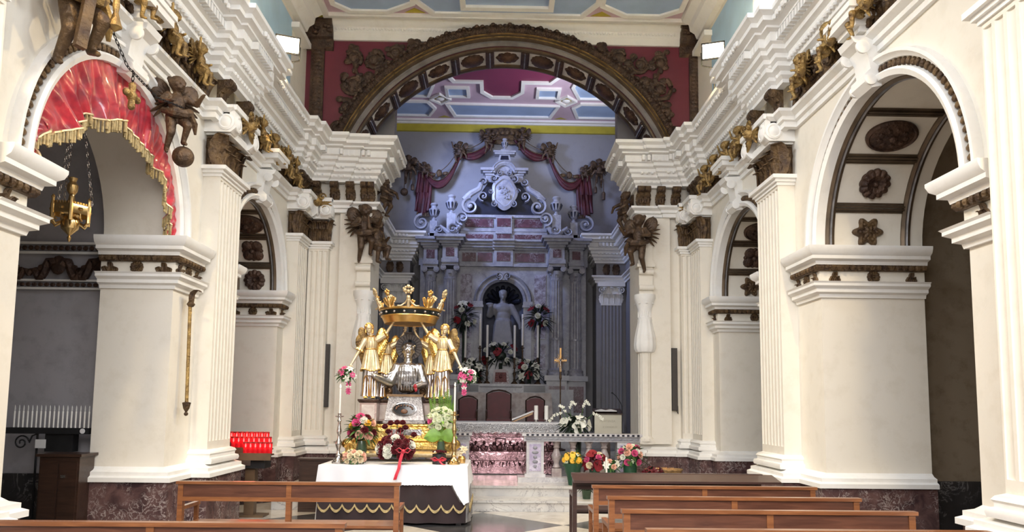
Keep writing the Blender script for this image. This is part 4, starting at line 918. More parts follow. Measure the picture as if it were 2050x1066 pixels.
cherub('small putto beside the left hanging end of the red swag', (-2.45, YE-.3, 8.72), .3, 0, .8, base=ps)
cherub('small putto beside the right hanging end of the red swag', (2.5, YE-.3, 8.7), -.3, 0, (-.8, .8, .8), base=ps)
cherub('dark carved putto with raised wings on the left jamb of the chancel', (-2.66, YA-.25, 4.84), .3, 0, 1.35, base=pf)
cherub('second carved putto clinging to the left chancel jamb above the urn column', (-2.44, YA-.16, 4.64), 1.0, 0, 1.25, base=ps)
cherub('gilt carved putto with folded wings on the right jamb of the chancel', (2.53, YA-.25, 4.72), -.5, 0, (-1.35, 1.35, 1.35), base=pf)
cherub('stooping putto on the cornice end right of the chancel opening', (2.4, YB-.4, 5.5), -1.0, 0, (-1.05, 1.05, 1.05), base=pb)
for s, w1 in ((-1, 'left'), (1, 'right')):
    m = M(); m.tube([(s*3.05, YE-.3, 8.6), (s*3.05, YE-.3, 8.2)], .012, 6); m.ball((s*3.05, YE-.3, 8.1), .12, 10, 8) if s < 0 else m.lathe([(.03, 0), (.06, -.05), (.05, -.25), (.001, -.26)], (s*3.05, YE-.3, 8.2), 10)
    m.tube([(s*2.8, YE-.3, 8.6), (s*2.8, YE-.3, 8.35)], .012, 6).lathe([(.03, 0), (.055, -.05), (.05, -.2), (.001, -.21)], (s*2.8, YE-.3, 8.36), 10)
    tag(m.build('hanging_tassels', DG2), 'dark tassels on cords below the putto at the outer %s end of the swag' % w1, 'tassel')
# corner pilasters at the back of the chancel
for s, w1 in ((-1, 'left'), (1, 'right')):
    t = thing('chancel_pilaster', 'white pilaster with carved capital in the back %s corner of the chancel' % w1, 'pilaster', (s*3.18, 21.55, 0))
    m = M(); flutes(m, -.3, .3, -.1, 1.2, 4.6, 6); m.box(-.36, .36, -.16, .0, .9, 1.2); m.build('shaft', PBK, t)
    m = M(); m.box(-.3, .3, -.1, 0, 4.6, 5.25).box(-.4, .4, -.2, 0, 5.15, 5.27)
    for k in range(4): leaf(m, T3((-.25+.165*k, -.1, 4.65)), .34, .2, .1); 
    for k in range(3): leaf(m, T3((-.2+.2*k, -.1, 4.88)), .3, .2, .12)
    for q in (-1, 1): volute(m, q*.28, 5.05, .1, q, .05, y=-.16)
    m.build('leaf_capital', PW, t)
    m = M(); leaf(m, T3((-.14, -.12, 5.5), .2), .36, .2, .16); leaf(m, T3((.14, -.12, 5.5), -.2), .36, .2, .16); m.build('bronze_bracket', DG2, t)
# ---------------------------------------------------------------- high altar
CLW = plain('white_linen', (.66, .66, .66), .8, 0, .03, 3, .15, .006, 8)
LACE = plain('lace_linen', (.72, .72, .74), .85, 0, .08, 30, .4, .006, 60)
def drape(m, x0, x1, y0, y1, zt, drop, amp=.02, wl=.3, scal=0, sw=.12, dropf=None, flare=.04, thick=.006, nz=6, cs=.035):
    'cloth lying on a table: flat top and wavy skirts all round'
    per = []; st = cs
    def seg(a, b2):
        L = math.dist(a, b2); k = max(2, int(L/st)); return [(a[0]+(b2[0]-a[0])*i/k, a[1]+(b2[1]-a[1])*i/k) for i in range(k)]
    C = [(x0, y0), (x1, y0), (x1, y1), (x0, y1)]
    for i in range(4): per += seg(C[i], C[(i+1) % 4])
    nrm = []
    cx, cy = (x0+x1)/2, (y0+y1)/2
    n = len(per); s_ = 0; rows = []
    S = []
    for i, p in enumerate(per):
        S.append(s_); s_ += math.dist(p, per[(i+1) % n])
        nx = (-1 if abs(p[0]-x0) < 1e-6 else 1 if abs(p[0]-x1) < 1e-6 else 0); ny = (-1 if abs(p[1]-y0) < 1e-6 else 1 if abs(p[1]-y1) < 1e-6 else 0)
        l = sqrt(nx*nx+ny*ny) or 1; nrm.append((nx/l, ny/l))
    rows.append([(cx+(p[0]-cx)*.02, cy+(p[1]-cy)*.02, zt) for p in per]); rows.append([(cx+(p[0]-cx)*.97, cy+(p[1]-cy)*.97, zt) for p in per])
    for j in range(nz+1):
        u = j/nz; row = []
        for i, p in enumerate(per):
            dr = dropf(p, S[i]) if dropf else drop
            if scal: dr += scal*abs(sin(pi*S[i]/sw))
            o = .004+flare*u+amp*u*sin(2*pi*S[i]/wl+.6*sin(S[i]*5))
            row.append((p[0]+nrm[i][0]*o, p[1]+nrm[i][1]*o, zt-.004-dr*u))
        rows.append(row)
    rows += [[(x-nrm[i][0]*thick, y-nrm[i][1]*thick, z) for i, (x, y, z) in enumerate(rows[-1])]]
    return m.grid(rows, True, True)
t = thing('high_altar', 'raised marble high altar with stepped shelf behind three red chairs', 'altar', (0, 0, 0))
m = M(); m.box(-1.15, 1.28, 20.0, 20.7, 1.12, 1.97); m.build('body', GM, t)
m = M(); m.box(-2.0, 2.0, 20.72, 21.2, 1.12, 2.1); m.box(-1.25, 1.25, 20.6, 21.1, 1.95, 2.24).box(-.62, .55, 20.5, 20.62, 2.16, 2.24); m.build('candle_shelf', GM, t)
m = M(); m.box(-1.2, -.66, 20.585, 20.6, 2.02, 2.2).box(.6, 1.2, 20.585, 20.6, 2.02, 2.2); m.build('dark_panels', DKS, t)
o = drape(M(), -1.2, 1.32, 19.97, 20.55, 1.985, .95, .03, .34, 0, flare=.08).build('altar_cloth', plain('cream_brocade', (.55, .51, .49), .8, 0, .25, 7, .3, .01, 14, c2=(.36, .29, .27), sheen=.2))
tag(o, 'cream brocade cloth hanging over the high altar behind the red chairs', 'cloth')
t = thing('tabernacle', 'small red and bronze tabernacle door box between the tall altar candles', 'tabernacle', (-.04, 20.75, 2.24))
m = M(); m.prism([(-.24, 0), (.24, 0), (.2, .36), (.12, .41), (-.12, .41), (-.2, .36)], -.12, .12, 'y'); m.build('body', RMB, t)
m = M(); m.prism([(-.17, .05), (.17, .05), (.15, .32), (-.15, .32)], -.135, -.115, 'y'); m.ball((0, -.14, .2), (.04, .02, .06), 8, 6).box(-.01, .01, -.15, -.13, .1, .32).box(-.06, .06, -.15, -.13, .24, .26); m.build('door', plain('red_enamel', (.09, .02, .02), .4, .5, .3, 30, .8, .01, 40), t)
CW = plain('candle_wax', (.80, .78, .73), .5, 0, .02, 4, 0); WK = plain('wick', (.05, .04, .03), .8)
FLM = plain('candle_flame', (1, .8, .4), .5, 0, 0, 4, 0, emit=14, emc=(1, .72, .35))
def candle(label, loc, h, r=.022, lit=False, group=None):
    t = thing('candle', label, 'candle', loc, group=group)
    M().lathe([(r, 0), (r, h-.01), (r*.8, h), (.001, h-.005)], n=12).build('wax', CW, t)
    M().lathe([(.003, h-.01), (.002, h+.018)], n=5).build('wick', WK, t)
    if lit: M().lathe([(.002, h+.008), (.009, h+.02), (.01, h+.03), (.005, h+.05), (.001, h+.066)], n=8).build('flame', FLM, t)
    return t
def stick(label, loc, h, mat, r=.07, group=None):
    t = thing('candlestick', label, 'candlestick', loc, group=group); k = h/.8
    m = M(); m.lathe([(r*1.15, 0), (r*1.15, .02), (r*.9, .035), (r*.9, .05), (r*.5, .08), (r*.35, .11)], n=20)
    for i in range(3): a = i*2*pi/3+.5; m.ball((r*1.0*cos(a), r*1.0*sin(a), .02), (.025, .025, .025), 8, 5)
    m.build('foot', mat, t)
    m = M(); m.lathe([(r*.35, .1), (r*.5, .13*k), (r*.25, .17*k), (r*.3, .22*k), (r*.55, .29*k), (r*.6, .33*k), (r*.3, .38*k), (r*.22, .45*k), (r*.38, .48*k), (r*.42, .52*k), (r*.25, .6*k), (r*.25, .66*k), (r*.4, .68*k), (r*.3, .7*k), (r*.25, .74*k)], n=20); m.build('stem', mat, t)
    m = M(); m.lathe([(r*.2, .73*k), (r*.75, .745*k), (r*.78, .755*k), (r*.3, .76*k), (r*.32, h), (r*.28, h), (.001, h-.01)], n=20); m.build('drip_pan', mat, t)
    return t
for i, (x, y, zb, zt, w1) in enumerate(((-1.05, 20.9, 2.98, 3.89, 'outermost on the left'), (-.64, 21.0, 3.33, 4.25, 'second from the left, taller'), (-.43, 20.75, 2.99, 3.9, 'just left of the statue'), (.34, 20.75, 2.98, 3.9, 'just right of the statue'), (.57, 21.0, 3.35, 4.25, 'second from the right, taller'), (1.0, 20.9, 3.0, 3.92, 'outermost on the right'))):
    candle('tall white unlit candle on the high altar, '+w1, (x, y, zb), zt-zb, .034); stick('slim dark candlestick on the high altar, '+w1, (x, y, 2.24), zb-2.24, DG2, .08)
# ---------------------------------------------------------------- flowers
FM = {}
def fmat(n, c, c2=None, r=.6): FM[n] = plain('petal_'+n, c, r, 0, .1, 12, .1, .002, 60, c2=c2)
fmat('white', (.85, .85, .78), (.70, .72, .60)); fmat('dark_red', (.14, .006, .014), (.05, .002, .006)); fmat('red', (.28, .01, .02), (.12, .005, .01)); fmat('pink', (.75, .12, .30), (.5, .05, .16)); fmat('peach', (.85, .55, .42), (.75, .38, .28)); fmat('cream', (.85, .76, .55), (.72, .58, .38)); fmat('yellow', (.90, .55, .05), (.75, .35, .02)); fmat('green_white', (.84, .86, .68), (.68, .74, .46))
LF = plain('leaf_green', (.045, .14, .03), .5, 0, .3, 9, .2); LFL = plain('bright_leaf_green', (.22, .42, .06), .45, 0, .25, 6, .2); LFD = plain('dark_leaf_green', (.014, .03, .016), .5, 0, .3, 9, .2)
BM = {}
def bloom(kind, col):
    k = (kind, col)
    if k in BM: return BM[k]
    m = M(); random.seed(hash(kind) % 100 if False else len(kind))
    if kind == 'rose':
        for ring, (n, r, h, tilt) in enumerate(((5, 1.0, .55, .9), (5, .78, .75, .55), (4, .52, .85, .3), (3, .3, .9, .12))):
            for i in range(n):
                a = 2*pi*i/n+ring*.6; rows = []
                for u in seq(0, 1, 4):
                    rr = (.15+.85*u**.6)*r*(1+.12*(u > .8)); zz = -.35+u*h*(1.15 if ring else .95)
                    w = (pi/n*1.25)*sin(pi*min(.25+.6*u, .75))
                    rows.append([(rr*cos(a+w*v), rr*sin(a+w*v), zz-.10*v*v*(u > .9)) for v in (-1, -.5, 0, .5, 1)]+[(rr*.93*cos(a+w*v), rr*.93*sin(a+w*v), zz-.01) for v in (1, .5, 0, -.5, -1)])
                m.grid(rows, True, True)
        m.ball((0, 0, .15), (.25, .25, .3), 8, 6)
    elif kind == 'lily':
        for i in range(6):
            a = i*pi/3; ca, sa = cos(a), sin(a); rows = []
            for u in seq(0, 1, 6):
                w = .30*sin(pi*min(u*.9+.08, 1)); r = 1.1*u; z = .55*u-.75*u*u*u*.8
                rows.append([(r*ca-w*v*sa, r*sa+w*v*ca, z+.1*abs(v)) for v in (-1, 0, 1)]+[(r*ca-w*v*sa, r*sa+w*v*ca, z+.1*abs(v)-.03) for v in (1, 0, -1)])
            m.grid(rows, True, True)
        for i in range(5): a = i*1.25; m.tube([(0, 0, 0), (.15*cos(a), .15*sin(a), .4), (.3*cos(a), .3*sin(a), .6)], .03, 5)
    elif kind == 'anthurium':
        rows = []
        for rr in (0.02, .5, .85, 1.0): rows.append([(rr*1.0*(sin(a)-.25*sin(2*a)), rr*(.95*cos(a)-.25*cos(2*a)-.15*cos(3*a))*.95, .12*rr*rr) for a in seq(0, 2*pi, 26)[:-1]])
        rows.append([(x, y, z-.04) for x, y, z in rows[-1]]); m.grid(rows, True, True); m.tube([(0, .1, .05), (0, .25, .35), (0, .3, .75)], [.09, .1, .05], 8)
    elif kind == 'daisy':
        for i in range(12):
            a = i*pi/6; rows = [[((.2+.8*u)*cos(a)-.17*v*sin(a)*sin(pi*min(u+.15, 1)), (.2+.8*u)*sin(a)+.17*v*cos(a)*sin(pi*min(u+.15, 1)), .1+.25*u*(1-u)-.03*w) for v, w in ((-1, 0), (0, 0), (1, 0), (1, 1), (0, 1), (-1, 1))] for u in seq(0, 1, 4)]
            m.grid(rows, True, True)
        m.ball((0, 0, .12), (.25, .25, .12), 8, 5)
    else:
        for i in range(7): a = i*2.4; r = .33*sqrt(i); m.ball((r*cos(a), r*sin(a), .1*cos(i*2)), (.32, .32, .25), 6, 4)
    me = m.build('bloom', FM[col]); d = me.data; bpy.data.objects.remove(me, do_unlink=True); BM[k] = d; return d
def put_bloom(parent, kind, col, loc, d, r, name=None):
    o = bpy.data.objects.new(name or {'rose': 'rose', 'lily': 'lily', 'anthurium': 'anthurium', 'daisy': 'daisy', 'tuft': 'blossom'}[kind], bloom(kind, col)); COL.objects.link(o); o.parent = parent
    d = Vector(d).normalized(); q = d.to_track_quat('Z', 'Y'); o.rotation_euler = (q.to_matrix() @ Euler((0, 0, random.uniform(0, 6))).to_matrix()).to_euler(); o.location = loc; o.scale = (r, r, r); return o
def leafblade(m, base, d, L, w):
    d = Vector(d).normalized(); s_ = d.cross(Vector((0, 0, 1))); s_ = s_.normalized() if s_.length > .05 else Vector((1, 0, 0)); up = s_.cross(d); rows = []
    for u in seq(0, 1, 5):
        c = Vector(base)+d*L*u-Vector((0, 0, 1))*L*.25*u*u; ww = w/2*sin(pi*min(u*.88+.08, 1)); rows.append([c-s_*ww+up*ww*.4, c, c+s_*ww+up*ww*.4, c+s_*ww*.9+up*(ww*.4-.003), c-up*.004, c-s_*ww*.9+up*(ww*.4-.003)])
    m.grid(rows, True, True)
def bouquet(name, label, loc, R, blooms, nleaf=40, leafm=None, leaf_sz=(.12, .04), seed=1, vase=None, front=True, cat='bouquet', down=0.0, kern=True):
    'dome of blooms with foliage; R = (rx, ry, rz) half sizes, loc = centre'
    random.seed(seed); t = thing(name, label, cat, loc); m = M()
    for i in range(nleaf):
        a = random.uniform(0, 2*pi); e = random.uniform(-.7, 1.2); d = Vector((cos(a)*cos(e), sin(a)*cos(e), sin(e)))
        b2 = Vector((d.x*R[0]*.5, d.y*R[1]*.5, d.z*R[2]*.5)); leafblade(m, b2, d+Vector((0, 0, -down)), random.uniform(.7, 1.25)*leaf_sz[0], leaf_sz[1]*random.uniform(.8, 1.2))
    m.ball((0, 0, 0), tuple(r*(.62 if kern else .3) for r in R), 10, 7)
    m.build('foliage', leafm or LF, t)
    pts = []
    for kind, col, n, r in blooms:
        for i in range(n):
            best = None
            for k in range(14):
                a = random.uniform(pi, 2*pi) if front and random.random() < .85 else random.uniform(0, 2*pi); e = random.uniform(-.55, 1.25)
                p = Vector((cos(a)*cos(e), sin(a)*cos(e), sin(e))); q = min([(p-x).length for x in pts] or [9])
                if best is None or q > best[0]: best = (q, p)
            p = best[1]; pts.append(p); put_bloom(t, kind, col, (p.x*R[0]*.88, p.y*R[1]*.88, p.z*R[2]*.88), p+Vector((0, -.5, .15)), r)
    if vase:
        mt, pr = vase; M().lathe(pr, n=20).build('vase', mt, t)
    return t
for i, (x, y, z, rx, rz, bl, lb, sd) in enumerate((
    (-1.1, 20.9, 4.1, .33, .5, [('anthurium', 'red', 4, .11), ('rose', 'white', 3, .08), ('lily', 'white', 2, .16)], 'tall red and white arrangement on the left, beside the niche', 3),
    (1.02, 20.95, 4.15, .33, .42, [('anthurium', 'red', 4, .11), ('rose', 'white', 4, .08)], 'tall red and white arrangement on the right, beside the niche', 4),
    (-.05, 20.95, 3.05, .55, .42, [('anthurium', 'red', 3, .12), ('anthurium', 'white', 2, .11), ('rose', 'white', 7, .07), ('tuft', 'white', 4, .06)], 'wide dark green arrangement with white blooms at the foot of the statue', 5),
    (-.85, 20.65, 2.6, .3, .35, [('lily', 'white', 4, .14), ('anthurium', 'white', 2, .1), ('anthurium', 'red', 2, .1)], 'red and white flowers on the high altar left of the tabernacle', 6),
    (.75, 20.65, 2.6, .32, .32, [('lily', 'white', 3, .14), ('anthurium', 'white', 2, .11), ('rose', 'white', 2, .09), ('anthurium', 'red', 3, .11)], 'red and white flowers on the high altar right of the tabernacle', 8))):
    t = bouquet('flower_arrangement', lb, (x, y, z), (rx, .2, rz), bl, 90, LFD, (.3, .045), sd, kern=False); m = M(); m.tube([(0, .05, -rz*.5), (0, .05, 2.24-z+.02)], .05, 8); m.build('stand', LFD, t)
# ---------------------------------------------------------------- armchairs
VRED = plain('red_leather', (.10, .006, .012), .5, 0, .15, 5, .2, .006, 20, sheen=.1); DW = wood('dark_wood', (.055, .026, .016), (.025, .012, .008))
def armchair(loc, w, h, label):
    t = thing('armchair', label, 'armchair', loc); b = w/2
    m = M(); m.prism([(-b+.04, .5), (b-.04, .5), (b-.03, h-.08), (b*.5, h-.02), (0, h), (-b*.5, h-.02), (-b+.03, h-.08)], .18, .25, 'y'); m.build('backrest', VRED, t)
    m = M(); m.tube([(-b+.02, .22, .0), (-b+.02, .22, h-.06), (-b*.5, .22, h+.01), (0, .22, h+.035), (b*.5, .22, h+.01), (b-.02, .22, h-.06), (b-.02, .22, 0)], .022, 8); m.build('back_frame', DW, t)
    m = M(); m.box(-b+.03, b-.03, -.25, .2, .4, .5); m.build('seat', VRED, t)
    for s in (-1, 1):
        m = M(); m.tube([(s*(b-.02), .22, .68), (s*(b-.02), 0, .70), (s*(b-.02), -.24, .66)], .025, 8); m.tube([(s*(b-.02), -.22, .66), (s*(b-.02), -.22, .4)], .02, 8); m.build('armrest', DW, t)
        M().box(s*(b-.04), s*b, -.25, -.2, 0, .42).build('leg', DW, t)
armchair((-.09, 18.35, .82), .64, 1.17, 'largest red armchair, in the middle before the high altar')
armchair((-.86, 18.5, .82), .5, 1.02, 'smaller red armchair left of the central one')
armchair((.83, 18.5, .82), .5, 1.02, 'smaller red armchair behind the two altar candles')
# ---------------------------------------------------------------- main altar with lace cloth and copper relief
COP = plain('copper_relief', (.55, .34, .37), .24, 1, .2, 5, .6, .03, 9, c2=(.30, .17, .19)); COPD = plain('dark_copper', (.10, .045, .05), .4, .8, .2, 8, .5, .01, 20)
t = thing('main_altar', 'free-standing altar fronted with hammered copper relief panel', 'altar', (0, 0, 0))
M().box(-.8, .98, 14.25, 15.0, .34, 1.28).build('body', GM, t)
M().box(-.95, 1.12, 14.05, 15.15, 1.25, 1.31).build('table_top', WMB, t)
m = M(); m.box(-.74, .96, 14.17, 14.25, .36, 1.04).box(-.7, .6, 14.18, 14.26, 1.05, 1.14); 
random.seed(5)
for x in seq(-.7, .9, 9): m.box(x, x+.09, 14.155, 14.18, .66, .78)
m.build('copper_panel', COP, t)
m = M()
for i in range(11):
    x = -.66+.155*i+random.uniform(-.02, .02); m.ball((x, 14.15, .93+random.uniform(-.02, .03)), (.028, .03, .035), 8, 6); m.ball((x+random.uniform(-.02, .02), 14.15, .845), (.055, .03, .065), 8, 6); m.tube([(x-.05, 14.14, .86), (x-.07+random.uniform(0, .08), 14.12, .80), (x+random.uniform(-.02, .06), 14.12, .79)], .014, 5)
    for q in range(4): a_ = x+random.uniform(-.07, .07); m.tube([(a_, 14.15, random.uniform(.56, .6)), (a_+random.uniform(-.04, .04), 14.145, random.uniform(.48, .54))], [.012, .006], 5)
    for q in (-1, 1): a_ = x+q*.04; m.ball((a_, 14.15, .82), (.03, .025, .045), 6, 4); m.tube([(x+q*.02, 14.14, .88), (x+q*.08, 14.12, .9+random.uniform(-.05, .05)), (x+q*.05, 14.12, .8)], .011, 5)
m.box(-.74, .96, 14.13, 14.17, .775, .79).box(-.74, .96, 14.14, 14.17, .60, .61); m.tube([(-.14, 14.15, .8), (-.14, 14.15, 1.02), (.04, 14.15, 1.02), (.04, 14.15, .8)], .014, 6); m.build('relief_figures', COPD, t)
m = M(); drape(m, -.98, 1.14, 14.02, 15.17, 1.325, .17, .0, .3, .035, .14, flare=.01, cs=.02); o = m.build('lace_altar_cloth', LACE)
mtl = MATS['lace_linen']; nt = mtl.node_tree; b = nt.nodes['Principled BSDF']; co = coords(nt, (8, 8, 8)); vo = nt.nodes.new('ShaderNodeTexVoronoi'); vo.feature = 'DISTANCE_TO_EDGE'; nt.links.new(co, vo.inputs['Vector'])
sp = nt.nodes.new('ShaderNodeSeparateXYZ'); tc = nt.nodes.new('ShaderNodeTexCoord'); nt.links.new(tc.outputs['Object'], sp.inputs[0])
lt = nt.nodes.new('ShaderNodeMath'); lt.operation = 'LESS_THAN'; lt.inputs[1].default_value = 1.30; nt.links.new(sp.outputs[2], lt.inputs[0])
g = nt.nodes.new('ShaderNodeMath'); g.operation = 'GREATER_THAN'; g.inputs[1].default_value = .11; nt.links.new(vo.outputs['Distance'], g.inputs[0])
mu = nt.nodes.new('ShaderNodeMath'); mu.operation = 'MULTIPLY'; nt.links.new(lt.outputs[0], mu.inputs[0]); nt.links.new(g.outputs[0], mu.inputs[1]); iv = nt.nodes.new('ShaderNodeMath'); iv.operation = 'SUBTRACT'; iv.inputs[0].default_value = 1; nt.links.new(mu.outputs[0], iv.inputs[1]); nt.links.new(iv.outputs[0], b.inputs['Alpha'])
tag(o, 'white lace-edged cloth over the copper-fronted altar', 'cloth')
for x, w1 in ((.64, 'left'), (.84, 'right')):
    candle('%s of the two thick white candles on the lace altar cloth' % w1, (x, 14.5, 1.38), .27, .04)
    m = M(); m.lathe([(.055, 0), (.06, .01), (.03, .025), (.03, .035), (.055, .045), (.055, .055)], n=16); tag(m.build('candle_holder', SV, None, loc=(x, 14.5, 1.326)), 'low metal holder under the %s thick altar candle' % w1, 'candle holder')
t = thing('book_stand', 'wooden book stand with an open missal on the lace altar cloth', 'book stand', (.38, 14.75, 1.326))
m = M(); m.prism([(-.22, 0), (-.16, 0), (.2, .15), (.2, .19)], -.15, .15, 'y'); m.build('stand', wood('pine_wood', (.40, .24, .11), (.26, .14, .06)), t); m = M(); m.prism([(-.2, .03), (.22, .2), (.21, .225), (-.21, .055)], -.13, .13, 'y'); m.build('open_book', CLW, t)
# ---------------------------------------------------------------- communion rail
LAV = marble('lavender_marble', (.50, .44, .58), (.30, .25, .40), (.75, .72, .8), 5, .3, .05); BALM = marble('baluster_marble', (.46, .40, .38), (.24, .18, .18), (.6, .56, .55), 6, .3, .04)
WM2 = marble('lit_rail_marble', (.62, .61, .62), (.42, .41, .44), (.28, .27, .32), 4, .3, .03)  # lighter copy of the white marble, nave light put into its colour
def pedestal_rail(t, x0, x1, y):
    m = M(); m.box(x0, x1, y-.14, y+.14, .42, 1.04).box(x0-.03, x1+.03, y-.17, y+.17, .42, .47); pd_ = m.build('pedestal', WM2, t)
    m = M(); m.box(x0+.05, x1-.05, y-.15, y-.13, .52, .98); m.build('inlaid_panel', LAV, pd_)
    m = M(); c = (x0+x1)/2
    for z, w in ((.6, .03), (.68, .05), (.76, .035), (.84, .06), (.92, .04)): m.ball((c, y-.155, z), (w, .015, .03), 8, 6)
    m.build('carved_motif', WMB, pd_)
def rail(s, x0, x1, peds, bals, label):
    y = 13.1; t = thing('communion_rail', label, 'balustrade', (0, 0, 0))
    m = M(); m.box(x0-.12, x1+.05, y-.28, y+.25, .34, .42); m.build('base_step', WM2, t)
    m = M(); m.box(x0-.02, x1, y-.16, y+.16, 1.03, 1.12).box(x0-.05, x1+.03, y-.2, y+.2, 1.12, 1.165); hr_ = m.build('handrail', WM2, t)
    m = M(); n = int((x1-x0)/.085)
    for i in range(n): m.box(x0+(i+.25)*(x1-x0)/n, x0+(i+.75)*(x1-x0)/n, y-.205, y-.19, 1.127, 1.158)
    m.build('checker_inlay', DKS, hr_)
    m = M(); m.box(x0+.02, x1-.02, y-.168, y-.15, 1.045, 1.105)
    for i in range(int((x1-x0)/.1)): m.ball((x0+.05+.1*i, y-.168, 1.075), (.045, .012, .016), 6, 4)
    m.build('carved_rail_band', GM, t)
    for a, b2 in peds: pedestal_rail(t, a, b2, y)
    for x in bals:
        m = M(); m.box(x-.085, x+.085, y-.085, y+.085, .42, .56); m.lathe([(.05, .56), (.075, .58), (.05, .62), (.045, .66), (.085, .74), (.09, .78), (.055, .86), (.04, .90), (.06, .92), (.045, .95), (.07, 1.0), (.08, 1.03)], (x, y, 0), 18); m.build('baluster', BALM, t)
rail(1, .37, 2.38, [(.40, .70), (1.98, 2.26)], (.93, 1.22, 1.50, 1.77), 'carved marble communion rail on the right with four balusters, flowers before it')
rail(-1, -2.4, -.58, [(-.88, -.6), (-2.3, -2.02)], (-1.8, -1.55, -1.3, -1.08), 'carved marble communion rail on the left, mostly behind the white-clothed table')
# ================================================================ LECTERN, CROSS AND CHANCEL FURNISHING
t = thing('lectern', 'cream lectern front with faint lettering and an open book on top', 'lectern', (2.2, 15.5, .5))
CRM = plain('cream_board', (.66, .62, .50), .6, 0, .05, 4, .05)
M().box(-.29, .28, -.03, .03, .58, 1.0).build('front_board', CRM, t); M().box(-.05, .05, .05, .15, 0, .9).box(-.25, .25, -.1, .25, 0, .05).build('post', DW, t)
m = M(); m.prism([(-.06, .98), (.3, 1.08), (.3, 1.10), (-.06, 1.0)], -.3, .3, 'x'); m.build('top', DW, t)
def text(body, size, loc, mat, parent, name='lettering', ext=.001, rot=(pi/2, 0, 0)):
    c = bpy.data.curves.new(name, 'FONT'); c.body = body; c.size = size; c.extrude = ext; c.align_x = 'CENTER'; c.materials.append(mat)
    o = bpy.data.objects.new(name+'_tmp', c); COL.objects.link(o); dg = bpy.context.evaluated_depsgraph_get(); me = bpy.data.meshes.new_from_object(o.evaluated_get(dg)); bpy.data.objects.remove(o, do_unlink=True)
    me.materials.clear(); me.materials.append(mat); o = bpy.data.objects.new(name, me); COL.objects.link(o); o.parent = parent; o.location = loc; o.rotation_euler = rot; return o
TXT = plain('faded_lettering', (.46, .42, .32), .7, 0, .05, 4, 0)
text('PENITENZA', .062, (-.02, -.032, .82), TXT, t); text('E VANGELO', .055, (.03, -.032, .70), TXT, t)
t = thing('open_book', 'open book lying on the cream lectern', 'book', (2.15, 15.52, 1.54))
m = M(); m.prism([(-.22, .02), (-.1, .05), (0, .025), (.1, .05), (.22, .02), (.22, .0), (-.22, .0)], -.08, .2, 'y'); m.build('pages', CLW, t); M().box(-.24, .24, -.09, .21, -.006, .0).build('cover', DW, t)
t = thing('microphone', 'thin black gooseneck microphone beside the lectern', 'microphone', (2.48, 15.45, .5))
m = M(); m.tube([(0, 0, 0), (0, 0, 1.15), (-.03, 0, 1.22), (-.12, 0, 1.36), (-.19, 0, 1.42)], .008, 6); m.build('gooseneck', BLK, t); M().lathe([(.12, 0), (.12, .02), (.01, .03)], n=16).build('base', BLK, t); M().ball((-.205, 0, 1.43), (.022, .016, .016), 8, 6).build('head', BLK, t)
t = thing('processional_cross', 'thin standing processional cross with gilt rays beside the altar', 'cross', (1.28, 16.5, .66))
M().lathe([(.12, 0), (.12, .03), (.03, .06)], n=16).build('base', DW, t); M().lathe([(.016, .03), (.014, 1.55), (.03, 1.6), (.022, 1.75)], n=10).build('shaft', DG2, t)
m = M(); m.box(-.018, .018, -.012, .012, 1.7, 2.28).box(-.14, .14, -.012, .012, 1.98, 2.02)
for i in range(16): a = i*pi/8; L = .17 if i % 2 else .12; m.tube([(.04*cos(a), 0, 2.0+.04*sin(a)), (L*cos(a), 0, 2.0+L*sin(a))], [.01, .002], 5)
m.build('rayed_cross', plain('dull_gold', (.45, .26, .10), .4, .8), t); P = [('c', (0, -.03, 1.98), .018, (0, -.03, 1.86), .012), ('e', (0, -.03, 2.03), (.016, .016, .02)), ('c', (0, -.03, 1.99), .008, (.1, -.03, 2.03), .006), ('c', (0, -.03, 1.99), .008, (-.1, -.03, 2.03), .006), ('c', (0, -.03, 1.86), .012, (0, -.03, 1.76), .007)]
sculpt('crucified_figure', P, SV, t, .006, 1)
# wall speakers
SPK = plain('speaker_grille', (.065, .055, .05), .6, 0, .1, 60, .3, .003, 120)
for x, w1 in ((-3.335, 'left'), (3.22, 'right')):
    t = thing('column_speaker', 'slim dark column loudspeaker on the white wall %s of the chancel' % w1, 'speaker', (x, 13.9, 2.17))
    M().box(-.055, .055, 0, .07, -.59, .59).build('cabinet', BLK, t); m = M(); m.box(-.05, .05, -.006, .002, -.58, .58); 
    for i in range(56): m.box(-.048, .048, -.009, -.005, -.57+.0204*i, -.562+.0204*i)
    m.build('grille', SPK, t)
    if x > 0: m = M(); m.tube([(.04, .03, -.59), (.07, .05, -.65), (.07, .07, -.5)], .006, 5); m.build('cable', BLK, t)
# flowers in front of the rail and basket
POT = plain('green_pot', (.015, .07, .035), .4, 0, .1, 4, 0); GLS = plain('green_glass', (.05, .10, .05), .1, 0, .2, 4, 0, trans=.5)
def pot(h, r=.09): return [(r*.75, -h), (r*.8, -h+.01), (r, -h*.3), (r*1.05, -.05), (r*.95, -.05), (r*.6, -h*.6), (.001, -h*.7)]
bouquet('flower_pot', 'yellow and orange flowers in a green wrapping before the rail', (1.15, 12.45, .76), (.17, .14, .12), [('daisy', 'yellow', 11, .06), ('tuft', 'green_white', 3, .04)], 40, LF, (.14, .04), 11, (POT, [(.07, -.42), (.09, -.3), (.17, -.06), (.15, -.06), (.001, -.2)]))
bouquet('flower_pot', 'dark red foliage and rose-red blooms before the second baluster', (1.52, 12.5, .72), (.19, .15, .16), [('anthurium', 'red', 5, .09), ('rose', 'pink', 3, .05), ('rose', 'cream', 2, .055)], 40, plain('burgundy_leaf', (.10, .012, .02), .5, 0, .2), (.15, .06), 12, (POT, pot(.38)))
